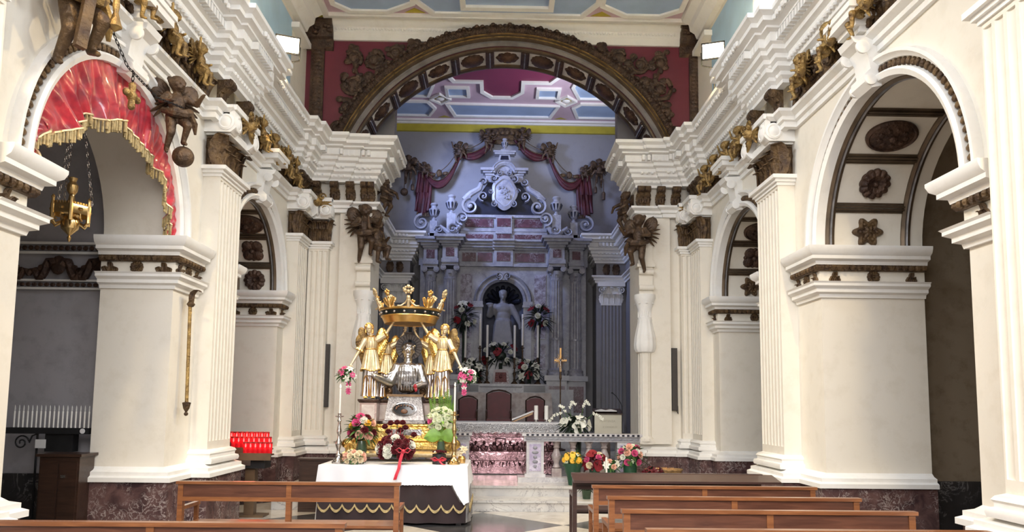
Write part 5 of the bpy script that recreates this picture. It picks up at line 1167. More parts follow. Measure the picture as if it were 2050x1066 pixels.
bouquet('flower_pot', 'white and peach flowers low before the rail, beside a small candle', (1.78, 12.45, .66), (.14, .12, .1), [('lily', 'white', 3, .07), ('rose', 'peach', 3, .045)], 36, LF, (.12, .04), 13, (POT, pot(.32)))
bouquet('flower_pot', 'tall pink and rose mixed bouquet at the right end of the rail', (2.12, 12.5, .82), (.2, .16, .22), [('rose', 'pink', 8, .055), ('rose', 'peach', 5, .055), ('tuft', 'green_white', 4, .04), ('rose', 'white', 3, .045)], 60, LF, (.16, .05), 14, (POT, pot(.48, .12)))
bouquet('flower_pot', 'white flowers in a dark green glass jar on the step beside the bench', (1.33, 12.0, .36), (.09, .08, .08), [('daisy', 'white', 4, .03)], 26, LFD, (.1, .03), 15, (GLS, pot(.19, .08)))
bouquet('flower_pot', 'dark red poinsettia-like flowers beside the bread basket', (2.5, 12.45, .55), (.16, .12, .07), [('lily', 'dark_red', 7, .08), ('tuft', 'white', 1, .04)], 30, LFD, (.12, .05), 16, (POT, pot(.2)))
candle('small white candle standing among the flowers before the rail', (1.7, 12.35, .48), .33, .018)
M().box(1.62, 2.75, 12.3, 12.65, .34, .36) if False else None
WK2 = plain('wicker', (.42, .25, .10), .6, 0, .3, 20, .8, .01, 60); BRD = plain('bread_crust', (.55, .30, .12), .7, 0, .2, 10, .2)
t = thing('wicker_basket', 'oval wicker basket on the step right of the rail', 'basket', (2.78, 12.95, .34))
m = M()
for j in range(9): m.tube([((.26+.006*j)*cos(a), (.15+.005*j)*sin(a), .02+.022*j+.006*sin(a*14+j*pi)) for a in seq(0, 2*pi, 56)[:-1]], .012, 5, closed=True)
m.build('woven_side', WK2, t); M().lathe([(.25, 0), (.25, .02)], n=24, mw=Matrix.Diagonal((1, .58, 1, 1))).build('bottom', WK2, t)
m = M(); m.tube([(.32*cos(a), .2*sin(a), .225) for a in seq(0, 2*pi, 40)[:-1]], .018, 6, closed=True); m.build('rim', WK2, t)
for i, (x, y, sx, w1) in enumerate(((-.12, -.02, .1, 'left-hand'), (.02, .03, .09, 'middle'), (.13, -.03, .08, 'right-hand'))):
    m = M(); m.ball((0, 0, 0), (sx, .07, .055), 14, 8)
    for k in (-.4, 0, .4): m.ball((k*sx, -.005, .04), (.012, .05, .02), 8, 5)
    tag(m.build('bread_roll', BRD, None, loc=(2.78+x, 12.95+y, .545)), '%s crusty bread roll in the wicker basket' % w1, 'bread')
# supports for the basket: it stands on the step top
# white lilies and orchids behind the rail
t = bouquet('flower_arrangement', 'white orchid and anthurium arrangement spilling over the right communion rail', (1.3, 13.35, 1.32), (.26, .16, .14), [('anthurium', 'white', 6, .10), ('lily', 'white', 2, .06)], 60, LFD, (.2, .06), 21, (LFD, [(.08, -.97), (.09, -.6), (.1, -.1), (.001, -.1)]), down=.3)
for pts in ([(-.2, -.1, .1), (-.28, -.1, .2), (-.4, -.1, .16), (-.48, -.1, .06)], [(-.1, -.05, .15), (-.12, -.05, .3), (-.08, -.05, .4), (-.02, -.05, .36)], [(.1, -.05, .15), (.12, -.05, .32), (.17, -.05, .42), (.22, -.05, .36)], [(.2, -.1, .1), (.3, -.1, .2), (.4, -.1, .16), (.46, -.1, .1)], [(-.15, -.1, .1), (-.24, -.1, .3), (-.3, -.1, .33)]):
    m = M(); m.tube(pts, .006, 5); m.build('stem', LF, t)
    for i in range(5):
        u = .35+.65*i/4; k = min(int(u*(len(pts)-1)), len(pts)-2); w = u*(len(pts)-1)-k; p = Vector(pts[k]).lerp(Vector(pts[k+1]), w); put_bloom(t, 'tuft', 'white', (p.x, p.y-.02, p.z), (0, -1, .3), .034)
# ================================================================ TABLE WITH RELIQUARY
VEL = plain('dark_velvet', (.022, .008, .010), .85, 0, .2, 3, .2, .01, 6, sheen=.5); TRIM = plain('gold_braid', (.55, .42, .20), .6, .2, .25, 30, .5, .004, 90)
TX0, TX1, TY0, TY1, TZ = -2.55, -.53, 10.36, 11.58, .80
t = thing('altar_table', 'table hidden under dark velvet, carrying the gilded reliquary group', 'table', (0, 0, 0))
M().box(TX0+.03, TX1-.03, TY0+.03, TY1-.03, TZ-.04, TZ-.006).build('table_top', DW, t)
for x in (TX0+.1, TX1-.1):
    for y in (TY0+.1, TY1-.1): M().box(x-.035, x+.035, y-.035, y+.035, 0, TZ-.04).build('leg', DW, t)
o = drape(M(), TX0, TX1, TY0, TY1, TZ, TZ-.035, .03, .42, .0, flare=.03, nz=8).build('velvet_cover', VEL); tag(o, 'dark brown velvet table cover with a scalloped gold braid near its hem', 'cloth')
m = M()
def braid(a, b2, n):
    for i in range(n):
        pts = []
        for u in seq(0, 1, 8):
            q = (i+u)/n; x = a[0]+(b2[0]-a[0])*q; y = a[1]+(b2[1]-a[1])*q; pts.append((x, y, .27-.085*sin(pi*u)**.8))
        rows = []; d = Vector((b2[0]-a[0], b2[1]-a[1], 0)).normalized(); nn = Vector((d.y, -d.x, 0))
        for x, y, z in pts:
            S = x if abs(d.x) > .5 else y
            rows.append([(x+nn.x*e, y+nn.y*e, z+dz) for e, dz in ((-.01, .018), (.006, .018), (.006, -.018), (-.01, -.018))])
        m.grid(rows, True, True)
braid((TX0-.0, TY0-.055), (TX1+.0, TY0-.055), 12); braid((TX1+.055, TY0), (TX1+.055, TY1), 7)
m.build('gold_braid', TRIM, o)
def dropf(p, S):
    d = .27
    if p[1] < TY0+.01: d = .255+.27*max(0, 1-abs(p[0]-(TX1-.02))/.16)**.8
    elif p[0] > TX1-.01: d = .24+.30*max(0, 1-abs(p[1]-TY0)/.2)+.05*((p[1]-TY0)/(TY1-TY0))
    elif p[0] < TX0+.01: d = .34
    return d
mw2 = plain('tablecloth_white', (.74, .75, .80), .8, 0, .02, 3, .1, .004, 8)
o = drape(M(), TX0-.012, TX1+.012, TY0-.012, TY1+.012, TZ+.008, .27, .016, .37, .008, .045, dropf, .035, cs=.014, nz=9).build('white_tablecloth', mw2); tag(o, 'white lace-hemmed tablecloth draped over the dark velvet table', 'tablecloth')
ZT = TZ+.012
GO = plain('embossed_gold', (.92, .66, .24), .3, 1, .15, 14, .9, .012, 22, c2=(.65, .38, .08)); GPL = plain('pale_gold', (.76, .62, .38), .42, .65, .2, 22, .2, .004, 30, c2=(.60, .46, .26))
t = thing('gilded_platform', 'stepped embossed gold platform on the white tablecloth', 'platform', (-1.53, 11.27, ZT))
def rect(w, d): return [(-w, -d), (w, -d), (w, d), (-w, d)]
for s in (-1, 1):
    for q in (-1, 1): M().box(s*.78, s*.66, q*.24, q*.16, 0, .07).build('foot', BLK, t)
m = M(); m.sweep([(0, .06), (.06, .07), (.10, .10), (.10, .12), (.06, .15), (.02, .165), (0, .165)], rect(.74, .24), 1, closed=True); m.box(-.75, .75, -.25, .25, .06, .165); m.build('base_moulding', GPL, t)
m = M(); m.sweep([(-.02, .165), (.06, .18), (.075, .24), (.05, .31), (-.02, .33)], rect(.7, .22), 1, closed=True); m.box(-.7, .7, -.22, .22, .165, .33)
for i in range(22): x = -.68+.065*i; leaf(m, T3((x, -.275, .19)), .14, .075, .03, 2, 6); 
m.build('embossed_band', GO, t)
m = M(); m.sweep([(-.02, .33), (.0, .33), (.0, .50), (.02, .515), (.02, .54), (-.02, .54)], rect(.66, .2), 1, closed=True); m.box(-.655, .655, -.195, .195, .33, .535); m.build('upper_step', GO, t)
m = M(); m.box(-.2, .3, -.212, -.198, .38, .47); m.build('silver_plaque', SV, t)
m = M()
for s in (-1, 1): m.ball((s*.78, -.2, .25), (.1, .09, .08), 10, 7); leaf(m, T3((s*.76, -.28, .1), s*.5), .2, .14, .08)
m.build('corner_shell', GO, t)
ZP = ZT+.55
# silver reliquary chest
t = thing('silver_reliquary', 'embossed silver chest with an oval window, under the bust', 'reliquary', (-1.5, 11.27, ZP))
E1 = plain('embossed_silver', (.40, .38, .37), .42, .9, .2, 30, .7, .006, 55, c2=(.20, .185, .18))
m = M(); rows = []
for z, w, d in ((.04, .30, .16), (.06, .295, .155), (.37, .245, .12), (.40, .25, .125)): rows.append([(-w, -d, z), (w, -d, z), (w, d, z), (-w, d, z)])
m.grid(rows, True, True); m.sweep([(0, .0), (.02, .0), (.02, .04), (0, .05)], rect(.295, .155), 1, closed=True); m.box(-.29, .29, -.15, .15, 0, .05); m.build('chest', E1, t)
mw = Matrix.Translation((0, -.142, .21)) @ Euler((radians(90-6.5), 0, 0)).to_matrix().to_4x4() @ Matrix.Diagonal((1, .55, 1, 1))
m = M(); m.lathe([(.185, 0), (.185, .025), (.165, .03), (.155, .0)], n=32, mw=mw, cap=False); of_ = m.build('oval_frame', SV, t)
m = M(); m.lathe([(.165, 0), (.165, .006), (.001, .008)], n=32, mw=mw); m.build('dark_glass', plain('dark_glass', (.02, .016, .014), .1, 0, .1, 5, 0), of_)
m = M(); m.ball((0, -.17, .18), (.05, .02, .035), 12, 8)
for i in range(9): a = pi*i/8; m.ball((.12*cos(a), -.168, .22+.05*sin(a)), (.014, .012, .014), 8, 6)
m.build('relic', plain('relic_brown', (.2, .1, .06), .5, 0, .2, 20, .2), t)
m = M(); m.box(-.27, .27, -.135, .135, .40, .435)
for s in (-1, 1): m.ball((s*.25, -.02, .48), (.05, .05, .08), 10, 7); volute(m, s*.25, .49, .07, s, .03, y=-.04)
m.build('top_ledge', plain('bronze_ledge', (.22, .14, .08), .4, .8, .2), t)
# silver bust
t = thing('silver_bust', 'polished silver bust of a saint with halo, one arm reaching out', 'bust', (-1.48, 11.27, ZP+.435), scale=1.17)
P = [('c', (-.05, .03, .115), .10, (-.03, .01, .25), .11), ('c', (.05, .03, .115), .10, (.03, .01, .25), .11), ('e', (0, 0, .3), (.17, .105, .13)), ('e', (0, .02, .14), (.16, .105, .12)), ('c', (0, 0, .38), .055, (0, -.005, .5), .048),
     ('c', (-.14, 0, .34), .075, (-.22, -.03, .15), .07), ('c', (-.22, -.03, .15), .07, (-.33, -.13, .19), .05), ('c', (-.33, -.13, .19), .052, (-.40, -.2, .225), .04),
     ('c', (.14, 0, .34), .075, (.21, -.03, .14), .07), ('c', (.21, -.03, .14), .068, (.12, -.15, .1), .045), ('e', (.12, -.16, .1), (.035, .03, .03))]
for i in range(7): x = -.105+.035*i; P.append(('c', (x*.9, -.098, .36), .004, (x, -.088, .05), .008))
for i in range(5): a = i*.4; P.append(('c', (-.17-.02*i, -.07, .3-.04*i), .008, (-.24-.02*i, -.09, .26-.045*i), .01))
sculpt('robed_torso', P, plain('polished_silver', (.62, .61, .60), .28, 1, .2, 9, .6, .014, 18, c2=(.28, .27, .28)), t, .0085, 1)
P = [('e', (0, 0, .6), (.062, .074, .085)), ('e', (0, -.012, .56), (.05, .06, .055)), ('e', (0, -.075, .595), (.009, .018, .022)), ('e', (0, -.064, .555), (.022, .014, .009)), ('e', (0, -.06, .53), (.02, .016, .014)), ('e', (-.026, -.062, .618), (.018, .011, .006)), ('e', (.026, -.062, .618), (.018, .011, .006)),
     ('e', (-.025, -.062, .602), (.011, .009, .007)), ('e', (.025, -.062, .602), (.011, .009, .007)), ('e', (-.063, .0, .595), (.01, .015, .02)), ('e', (.063, .0, .595), (.01, .015, .02)), ('c', (0, 0, .47), .046, (0, 0, .55), .044)]
o = sculpt('head', P, SV, t, .0055, 1); o.scale = (1.16,)*3; o.location = (0, .01, -.135)
P = [('e', (0, .015, .645), (.068, .072, .06))]
for i in range(11): a = i*2*pi/11; P.append(('e', (.062*cos(a), .012+.062*sin(a), .65+.012*sin(3*a)), (.02, .02, .028)))
sculpt('hair', P, plain('dark_silver', (.40, .38, .37), .4, 1, .2, 30, .5, .004, 60), t, .007, 1); bpy.data.objects['hair'].scale = (1.16,)*3; bpy.data.objects['hair'].location = (0, .01, -.135)
P = [('e', (-.42, -.215, .16), (.035, .03, .016))]
for i, (dx, dy) in enumerate(((-.05, .005), (-.058, -.012), (-.055, -.028), (-.045, -.042))): P += [('c', (-.43, -.215+dy*.6, .165), .0095, (-.43+dx*.7, -.22+dy, .163), .0085), ('c', (-.43+dx*.7, -.22+dy, .163), .0085, (-.43+dx*1.15, -.222+dy, .172), .007)]
P += [('c', (-.41, -.235, .165), .011, (-.435, -.25, .19), .009)]; o = sculpt('open_hand', P, SV, t, .005, 1); o.location = (0, 0, .07)
m = M(); rows = []
for r, y in ((.10, .055), (.17, .05), (.175, .055), (.17, .062), (.10, .062)): rows.append([(r*cos(a), y, .62+r*sin(a)) for a in seq(0, 2*pi, 40)[:-1]])
m.grid(rows, True); 
for i in range(24): a = i*pi/12; m.tube([(.1*cos(a), .05, .62+.1*sin(a)), (.172*cos(a), .05, .62+.172*sin(a))], .004, 4)
m.tube([(.06*cos(a), .06*sin(a), .80) for a in seq(0, 2*pi, 30)[:-1]], .006, 6, closed=True); m.tube([(0, .06, .74), (0, .06, .8)], .005, 5); m.build('halo', plain('dark_halo', (.09, .075, .07), .6, .4, .1), t)
m = M(); m.ball((.12, -.19, .1), (.025, .02, .03), 8, 6).ball((.13, -.19, .06), (.02, .015, .03), 8, 6); m.build('red_heart', plain('red_enamel_heart', (.35, .02, .03), .3), t)
# ---------------------------------------------------------------- angels
PED = marble('pedestal_marble', (.55, .42, .38), (.36, .24, .20), (.75, .68, .6), 4, .3, .04)
def pedst(x, y, h, label, w=.125):
    t = thing('angel_pedestal', label, 'pedestal', (x, y, ZP)); m = M(); m.box(-w, w, -w, w, 0, h); m.build('shaft', PED, t)
    m = M(); m.sweep([(-.03, h-.05), (.01, h-.05), (.03, h-.02), (.03, h), (-.03, h)], rect(w, w), 1, closed=True).box(-w-.02, w+.02, -w-.02, w+.02, h-.02, h).box(-w-.02, w+.02, -w-.02, w+.02, 0, .03); m.build('cap', DB, t)
    m = M(); m.box(-w+.03, w-.03, -w-.006, -w, .06, h-.08); m.build('panel', marble('panel_marble', (.7, .62, .55), (.5, .4, .35), (.8, .75, .7), 6) if 'panel_marble' not in MATS else MATS['panel_marble'], t)
def pleat(m, prof, n, f, amp, c=(0, 0, 0), el=.8, ph=0, hem=0, nseg=96):
    rows = []
    for i, (r, z) in enumerate(prof):
        u = i/(len(prof)-1); row = []
        for j in range(nseg):
            a = 2*pi*j/nseg; rr = r*(1+amp*(.3+u)*cos(f*a+ph+.5*sin(2*a))); row.append((c[0]+rr*cos(a), c[1]+rr*el*sin(a), c[2]+z+hem*u*cos(3*a+1)))
        rows.append(row)
    rows.append([(c[0]+(x-c[0])*.95, c[1]+(y-c[1])*.95, z+.003) for x, y, z in rows[-1]])
    return m.grid(rows, True)
def angel(label, loc, rz, mirror=False):
    t = thing('gilded_angel', label, 'angel statue', loc, rz)
    hd = (-.035, -.02, 1.07)
    def S(*p): return p
    # raised arm on +x, lowered arm on -x
    P0 = [('c', (0, 0, .93), .03, (hd[0]*.7, hd[1], 1.02), .028), ('e', hd, (.045, .054, .062)), ('e', (hd[0], hd[1]-.012, hd[2]-.03), (.036, .042, .04)), ('e', (hd[0]-.002, hd[1]-.055, hd[2]-.008), (.007, .014, .015)), ('e', (hd[0], hd[1]-.048, hd[2]-.037), (.014, .01, .006)), ('e', (hd[0], hd[1]-.043, hd[2]-.055), (.013, .012, .01)),
         ('e', (hd[0]-.018, hd[1]-.047, hd[2]+.012), (.012, .008, .004)), ('e', (hd[0]+.018, hd[1]-.047, hd[2]+.012), (.012, .008, .004)), ('e', (hd[0]-.018, hd[1]-.046, hd[2]), (.008, .006, .005)), ('e', (hd[0]+.018, hd[1]-.046, hd[2]), (.008, .006, .005)),
         ]
    P0 = [(q[0],)+tuple((hd[0]+(q[1][0]-hd[0])*1.12, hd[1]+(q[1][1]-hd[1])*1.16, hd[2]+(q[1][2]-hd[2])*1.12) if k_ == 1 else (tuple(v*1.12 for v in x) if q[0] == 'e' else x) for k_, x in enumerate(q) if k_ > 0) if q[0] == 'e' else q for q in P0]
    P = [('e', (0, 0, .86), (.085, .055, .08)), ('c', (0, 0, .9), .03, (hd[0]*.5, hd[1]*.5, .98), .027), ('c', (-.085, 0, .89), .036, (-.17, -.02, .72), .03), ('c', (.085, 0, .9), .036, (.22, -.02, .985), .03),
         ('c', (.21, -.02, .975), .026, (.31, -.04, 1.14), .019), ('c', (-.17, -.02, .73), .027, (-.27, -.07, .53), .018)]
    for hx, hy, hz, d in ((.325, -.045, 1.175, (.0, .0, 1)), (-.285, -.08, .5, (-.35, -.2, -1))):
        d = Vector(d).normalized(); sd = d.cross(Vector((0, 1, 0))).normalized(); P.append(('e', (hx, hy, hz), (.022, .015, .026)))
        for i, L in enumerate((.034, .042, .044, .038)):
            k = (i-1.5)*.0105; a = Vector((hx, hy, hz))+d*.018+sd*k; b2 = a+d*L*.55+sd*k*.5; P += [('c', a, .0065, b2, .006), ('c', b2, .006, b2+d*L*.45+Vector((0, -.008, 0)), .005)]
        a = Vector((hx, hy, hz))-d*.008+sd*.018; P.append(('c', a, .0075, a+sd*.022+d*.018, .006))
    for s in (-1, 1): P += [('c', (s*.05, -.005, .42), .04, (s*.055, -.03, .2), .032), ('c', (s*.055, -.03, .2), .03, (s*.05, -.0, .05), .02), ('c', (s*.05, .01, .03), .022, (s*.065, -.07, .018), .014)]
    b = sculpt('body', P, SVG, t, .0058, 1); sculpt('head', P0, SVG, b, .0034, 1)
    P = [('e', (hd[0], hd[1]+.024, hd[2]+.024), (.060, .052, .060))]
    for i in range(14): a = pi*i/13; P.append(('e', (hd[0]+.055*cos(a), hd[1]-.008+.01*sin(i*2.), hd[2]+.012+.055*sin(a)), (.019, .024, .019)))
    for i in range(8): P.append(('e', (hd[0]+(.05 if i % 2 else -.05), hd[1]+.02, hd[2]-.01-.009*i), (.018, .022, .016)))
    sculpt('hair', P, GD, t, .006, 1)
    m = M(); pleat(m, [(.045, .955), (.07, .935), (.088, .90), (.092, .84), (.078, .78), (.07, .755)], 6, 18, .03, el=.68); m.build('bodice', GPL, t)
    m = M(); m.tube([(.073*cos(a), .052*sin(a)-.002, .755) for a in seq(0, 2*pi, 30)[:-1]], .011, 6, closed=True); m.tube([(.05*cos(a), .036*sin(a)-.012, .955+.01*sin(a)) for a in seq(0, 2*pi, 30)[:-1]], .008, 6, closed=True)
    for k in range(3): m.tube([(-.05+.05*k, -.06, .93), (-.05+.05*k, -.062, .87)], .005, 5)
    m.build('girdle', GD, t)
    m = M(); pr = [(.072, .75), (.095, .70), (.112, .62), (.125, .52), (.14, .44)]; pleat(m, pr, 5, 17, .06, el=.75, hem=.015); ts_ = m.build('tunic_skirt', GPL, t)
    m = M(); rows = []
    def hm(a, r, z): rr = r*(1+.06*1.3*cos(17*a+.5*sin(2*a))); return (rr*cos(a), rr*.75*sin(a), z+.015*cos(3*a+1))
    m.tube([hm(a, .142, .437) for a in seq(0, 2*pi, 100)[:-1]], .009, 5, closed=True); m.build('gold_hem', GD, ts_)
    m = M(); pleat(m, [(.105, .46), (.11, .36), (.112, .24), (.115, .12), (.122, .045)], 5, 11, .11, el=.7, ph=1); m.build('under_skirt', plain('silver_cloth', (.72, .68, .68), .3, 1, .2, 9, .3, .006, 30, c2=(.42, .36, .36)) if 'silver_cloth' not in MATS else MATS['silver_cloth'], t)
    m = M()
    for s in (-1, 1):
        m.tube([(s*.055+.036*cos(a)*(1 if True else 0), -.096+.02*abs(cos(a)), .22+.13*sin(a)) for a in seq(0, pi, 14)], .008, 5); m.tube([(s*.055-.036, -.078, .22), (s*.055-.045, -.085, .04)], .008, 5); m.tube([(s*.055+.036, -.078, .22), (s*.055+.042, -.085, .04)], .008, 5)
        for i in range(5): m.ball((s*.055-.025+.0125*i, -.10-.008*sin(i*.8), .022), (.008, .016, .009), 6, 4)
        m.ball((s*.055, -.07, .028), (.034, .035, .024), 10, 6)
    m.build('gold_leg_trim', GD, t)
    for a, b2, ra, rb in (((.085, 0, .9), (.225, -.02, .985), .046, .042), ((-.085, 0, .89), (-.165, -.018, .735), .046, .042)):
        m = M(); a, b2 = Vector(a), Vector(b2); d = b2-a; q = d.to_track_quat('Z', 'Y').to_matrix().to_4x4(); q.translation = a; L = d.length
        m.lathe([(.02, -.03), (ra, -.01), (ra*1.04, L*.3), (ra*.85, L*.5), (rb, L*.75), (rb*1.0, L*.95), (.02, L*.97)], n=40, flute=.05, fn=9, mw=q); sl_ = m.build('sleeve', SVG, t)
        m = M(); m.lathe([(.03, L*.9), (rb*1.15, L*.88), (rb*1.5, L*1.03), (rb*1.45, L*1.08), (.03, L*1.0)], n=40, flute=.08, fn=10, mw=q); m.build('gold_cuff', GD, sl_)
    for s in (-1, 1):
        m = M(); n = 8
        for i in range(n):
            a = radians(78-i*9 if s < 0 else 78-i*9); L = .20+.035*i; bx, bz = s*(.19-.014*i), .97-.02*i
            pts = [(bx-s*L*.05*u+s*.03*sin(pi*u), .10+.02*u-.002*i, bz-L*1.15*u) for u in seq(0, 1, 7)]; m.tube(pts, [.016, .028, .032, .031, .029, .026, .02, .006], 6)
        m.ball((0, 0, 0), (.07, .025, .13), 14, 9, Matrix.Translation((s*.13, .10, .97)) @ Euler((0, s*.35, 0)).to_matrix().to_4x4())
        m.build('wing', GO if s > 0 else OGB, t)
    if mirror: t.scale = (-1, 1, 1)
    return t
AZ = ZP+.355
ang = angel('gilded angel at front left holding up the crown, flowers in its lowered hand', (-2.03, 11.16, AZ), .1)
pedst(-2.03, 11.18, .355, 'marble pedestal under the front left gilded angel'); pedst(-.97, 11.18, .355, 'marble pedestal under the front right gilded angel, behind white roses')
pedst(-1.84, 11.42, .355, 'narrower marble pedestal under the rear left angel', .09); pedst(-1.16, 11.42, .355, 'narrower marble pedestal under the rear right angel', .09)
dup(ang, None, (-.95, 11.16, AZ), (0, 0, -.1), (-1, 1, 1), 'gilded angel at front right holding up the crown above the white roses')
dup(ang, None, (-1.84, 11.44, AZ), (0, 0, .15), (.88, .9, .92), 'gilded angel partly hidden behind the front left angel')
dup(ang, None, (-1.13, 11.44, AZ), (0, 0, -.15), (-.88, .9, .92), 'gilded angel partly hidden behind the front right angel')
# ---------------------------------------------------------------- crown
t = thing('crown', 'great gilded crown with jewelled band and leaf points held aloft by the angels', 'crown', (-1.47, 11.3, 2.905)); R0 = .435
m = M(); m.lathe([(R0-.07, -.03), (R0-.05, -.035), (R0-.005, .06), (R0+.012, .065), (R0+.006, .08), (R0-.02, .08)], n=64, cap=False); m.lathe([(R0+.02, .15), (R0+.04, .16), (R0+.045, .185), (R0+.02, .19), (R0-.01, .18)], n=64, cap=False); m.lathe([(R0-.06, -.03), (.25, -.015), (.001, -.01)], n=64, cap=False); m.build('gold_rims', GD, t)
m = M(); m.lathe([(R0, .075), (R0+.02, .155), (R0, .155), (R0-.02, .075)], n=64, cap=False); db_ = m.build('dark_band', plain('black_enamel', (.015, .02, .018), .35, .3, .2, 8, 0), t)
m = M()
for i in range(18):
    a = i*2*pi/18+.1; m.ball((( R0+.016)*cos(a), (R0+.016)*sin(a), .115), (.022, .022, .02), 8, 6)
m.build('jewels', SV, db_)
for i in range(10):
    a = i*2*pi/10-pi/2+.06; ca, sa = cos(a), sin(a); big = i % 2 == 0
    rx = Matrix(((-sa, ca, 0, (R0+.03)*ca), (ca, sa, 0, (R0+.03)*sa), (0, 0, 1, .18), (0, 0, 0, 1))) @ Euler((radians(-20), 0, 0)).to_matrix().to_4x4()
    m = M(); h = .34 if big else .25
    m.lathe([(.03, 0), (.02, .06), (.028, .1), (.014, .13)], n=10, mw=rx)
    if big:
        m.lathe([(.016, .12), (.03, .14), (.016, .17)], n=10, mw=rx)
        for dx, dz in ((-.05, .245), (.05, .245), (0, .3), (0, .23)): m.ball((dx, 0, dz), (.03, .022, .03), 8, 6, rx)
        for dx, dz in ((-.04, .29), (.04, .29), (-.035, .205), (.035, .205), (-.07, .27), (.07, .27)): m.ball((dx, 0, dz), (.018, .015, .018), 6, 5, rx)
        for q in (-1, 1): m.tube([(q*.012, 0, .17), (q*.02, 0, .1), (q*.055, 0, .05), (q*.11, .012, .015), (q*.16, .03, .02)], [.014, .013, .012, .012, .011], 6, rx); m.tube([(q*.012, 0, .12), (q*.045, 0, .05), (q*.03, 0, .0)], .009, 6, rx)
    else:
        for q in (-1, 0, 1): leaf(m, rx @ T3((q*.025, -.005, .02), 0, 0, q*.5), .16, .06, .03, 2, 6)
        m.ball((0, 0, .20), (.035, .025, .03), 8, 6, rx).ball((-.03, 0, .235), (.02, .018, .02), 8, 6, rx).ball((.03, 0, .235), (.02, .018, .02), 8, 6, rx).ball((0, 0, .255), (.016, .014, .02), 8, 6, rx)
    m.build('leaf_point', GPL if big else GD, t)
# ---------------------------------------------------------------- candlesticks and flowers on the table
BRS = plain('brass', (.78, .55, .25), .25, 1, .15, 6, .1, .003, 40)
for x, w1 in ((-2.35, 'left'), (-.72, 'right')):
    stick('tall turned metal candlestick on the %s front of the white tablecloth' % w1, (x, 10.6, ZT), .70 if x < -1 else .74, SV if x < -1 else BRS, .078)
    candle('lit white taper in the candlestick on the %s of the white table' % w1, (x, 10.6, ZT+(.69 if x < -1 else .73)), .36, .013, True)
VG = plain('vase_glass', (.10, .16, .10), .15, 0, .1, 4, 0, trans=.4)
bouquet('flower_arrangement', 'pink, orange and dark red bouquet in a vase before the left angels', (-2.06, 10.78, 1.27), (.19, .14, .24), [('rose', 'dark_red', 7, .055), ('rose', 'pink', 4, .065), ('rose', 'peach', 3, .06), ('rose', 'white', 1, .055), ('rose', 'yellow', 2, .05), ('tuft', 'peach', 4, .03)], 80, LF, (.17, .045), 31, (VG, [(.07, -.455), (.06, -.4), (.08, -.28), (.06, -.15), (.001, -.15)]))
bouquet('flower_arrangement', 'low cream and peach rose posy beside the left candlestick', (-2.1, 10.5, .9), (.16, .11, .10), [('rose', 'cream', 8, .042), ('rose', 'peach', 8, .04), ('tuft', 'green_white', 5, .024)], 50, LF, (.09, .03), 32)
bouquet('flower_arrangement', 'large dark red and white rose arrangement with red ribbon in the middle of the table', (-1.53, 10.52, 1.02), (.27, .17, .19), [('rose', 'dark_red', 26, .062), ('rose', 'white', 6, .068)], 60, LFD, (.12, .045), 33)
t = thing('rose_spray', 'upright spray of five dark red roses rising with red ribbon loops', 'flowers', (-1.53, 10.58, 1.15))
random.seed(3)
for x, z in ((-.17, .17), (-.09, .22), (0, .23), (.08, .23), (.12, .16), (-.12, .1), (.24, .06), (.05, .12)): put_bloom(t, 'rose', 'dark_red', (x, 0, z), (x*.6, -.7, 1), .045).scale = (.042, .042, .07); m = M(); m.tube([(x*.3, .02, -.05), (x*.8, .01, z*.5), (x, 0, z-.03)], .005, 5); m.build('stem', LF, t)
RB = plain('red_ribbon', (.62, .02, .05), .35, 0, .15, 6, .1, .002, 30, sheen=.2)
m = M()
for k in range(7): x = -.1+.03*k; m.tube([(x-.01, -.06, -.03), (x+.015, -.09, .1+.05*(k % 2)), (x+.02, -.07, -.02)], .006, 5, flat=.3)
m.build('ribbon_loops', RB, t)
t = thing('red_ribbon', 'red ribbon bow trailing down over the edge of the white tablecloth', 'ribbon', (-1.4, 10.33, .95))
m = M()
def rib(m, pts, w):
    rows = []
    for (x, y, z) in pts: rows.append([(x-w, y, z), (x+w, y-.004, z+.004), (x+w, y-.002, z), (x-w, y+.002, z-.004)])
    m.grid(rows, True, True)
rib(m, [(0, .0, .06), (-.02, -.02, 0), (-.04, -.02, -.08), (-.045, -.045, -.13), (-.05, -.055, -.18), (-.08, -.065, -.26), (-.10, -.065, -.33)], .022); m.build('tail', RB, t)
m = M(); m.ball((0, -.01, .05), (.03, .025, .03), 8, 6)
for q in (-1, 1): m.tube([(0, 0, .05), (q*.06, -.02, .1), (q*.1, -.01, .07), (q*.06, 0, .03), (0, 0, .05)], .016, 6, flat=.5)
m.build('bow', RB, t)
# white rose fan
t = bouquet('flower_arrangement', 'tall fan of greenish-white roses backed by green leaves before the right angel', (-.92, 10.78, 1.42), (.2, .1, .2), [('rose', 'green_white', 30, .046), ('rose', 'pink', 1, .05)], 30, LFL, (.14, .05), 34, (VG, [(.06, -.6), (.07, -.55), (.05, -.3), (.001, -.3)]))
m = M(); random.seed(9)
for x, L in ((-.13, .2), (-.09, .27), (-.03, .32), (.04, .3), (.1, .25), (.14, .18), (0, .25), (.07, .34)):
    for k in range(12): u = .15+k/14; c = (x*(1+u*.4), .02, .12+L*u); 
    m.tube([(x, .02, .1), (x*1.3, .02, .1+L)], .005, 5)
    for k in range(14):
        u = k/13
        for q in (-1, 1): leafblade(m, (x*(1+.3*u), .02, .1+L*u), (q*.8, -.2, .9), .06*(1.1-u*.6), .022)
m.build('fern_spikes', LFL, t)
m = M()
for q, a in ((-1, .35), (1, .2)):
    rows = []
    for u in seq(0, 1, 8):
        c = Vector((q*.24*u, -.06-.02*u, -.22+.07*u-.1*u*u)); w = .10*sin(pi*min(u*.85+.12, 1)); rows.append([c+Vector((0, 0, w)), c+Vector((0, -.025, 0)), c-Vector((0, 0, w)), c+Vector((0, .004, 0))])
    m.grid(rows, True, True)
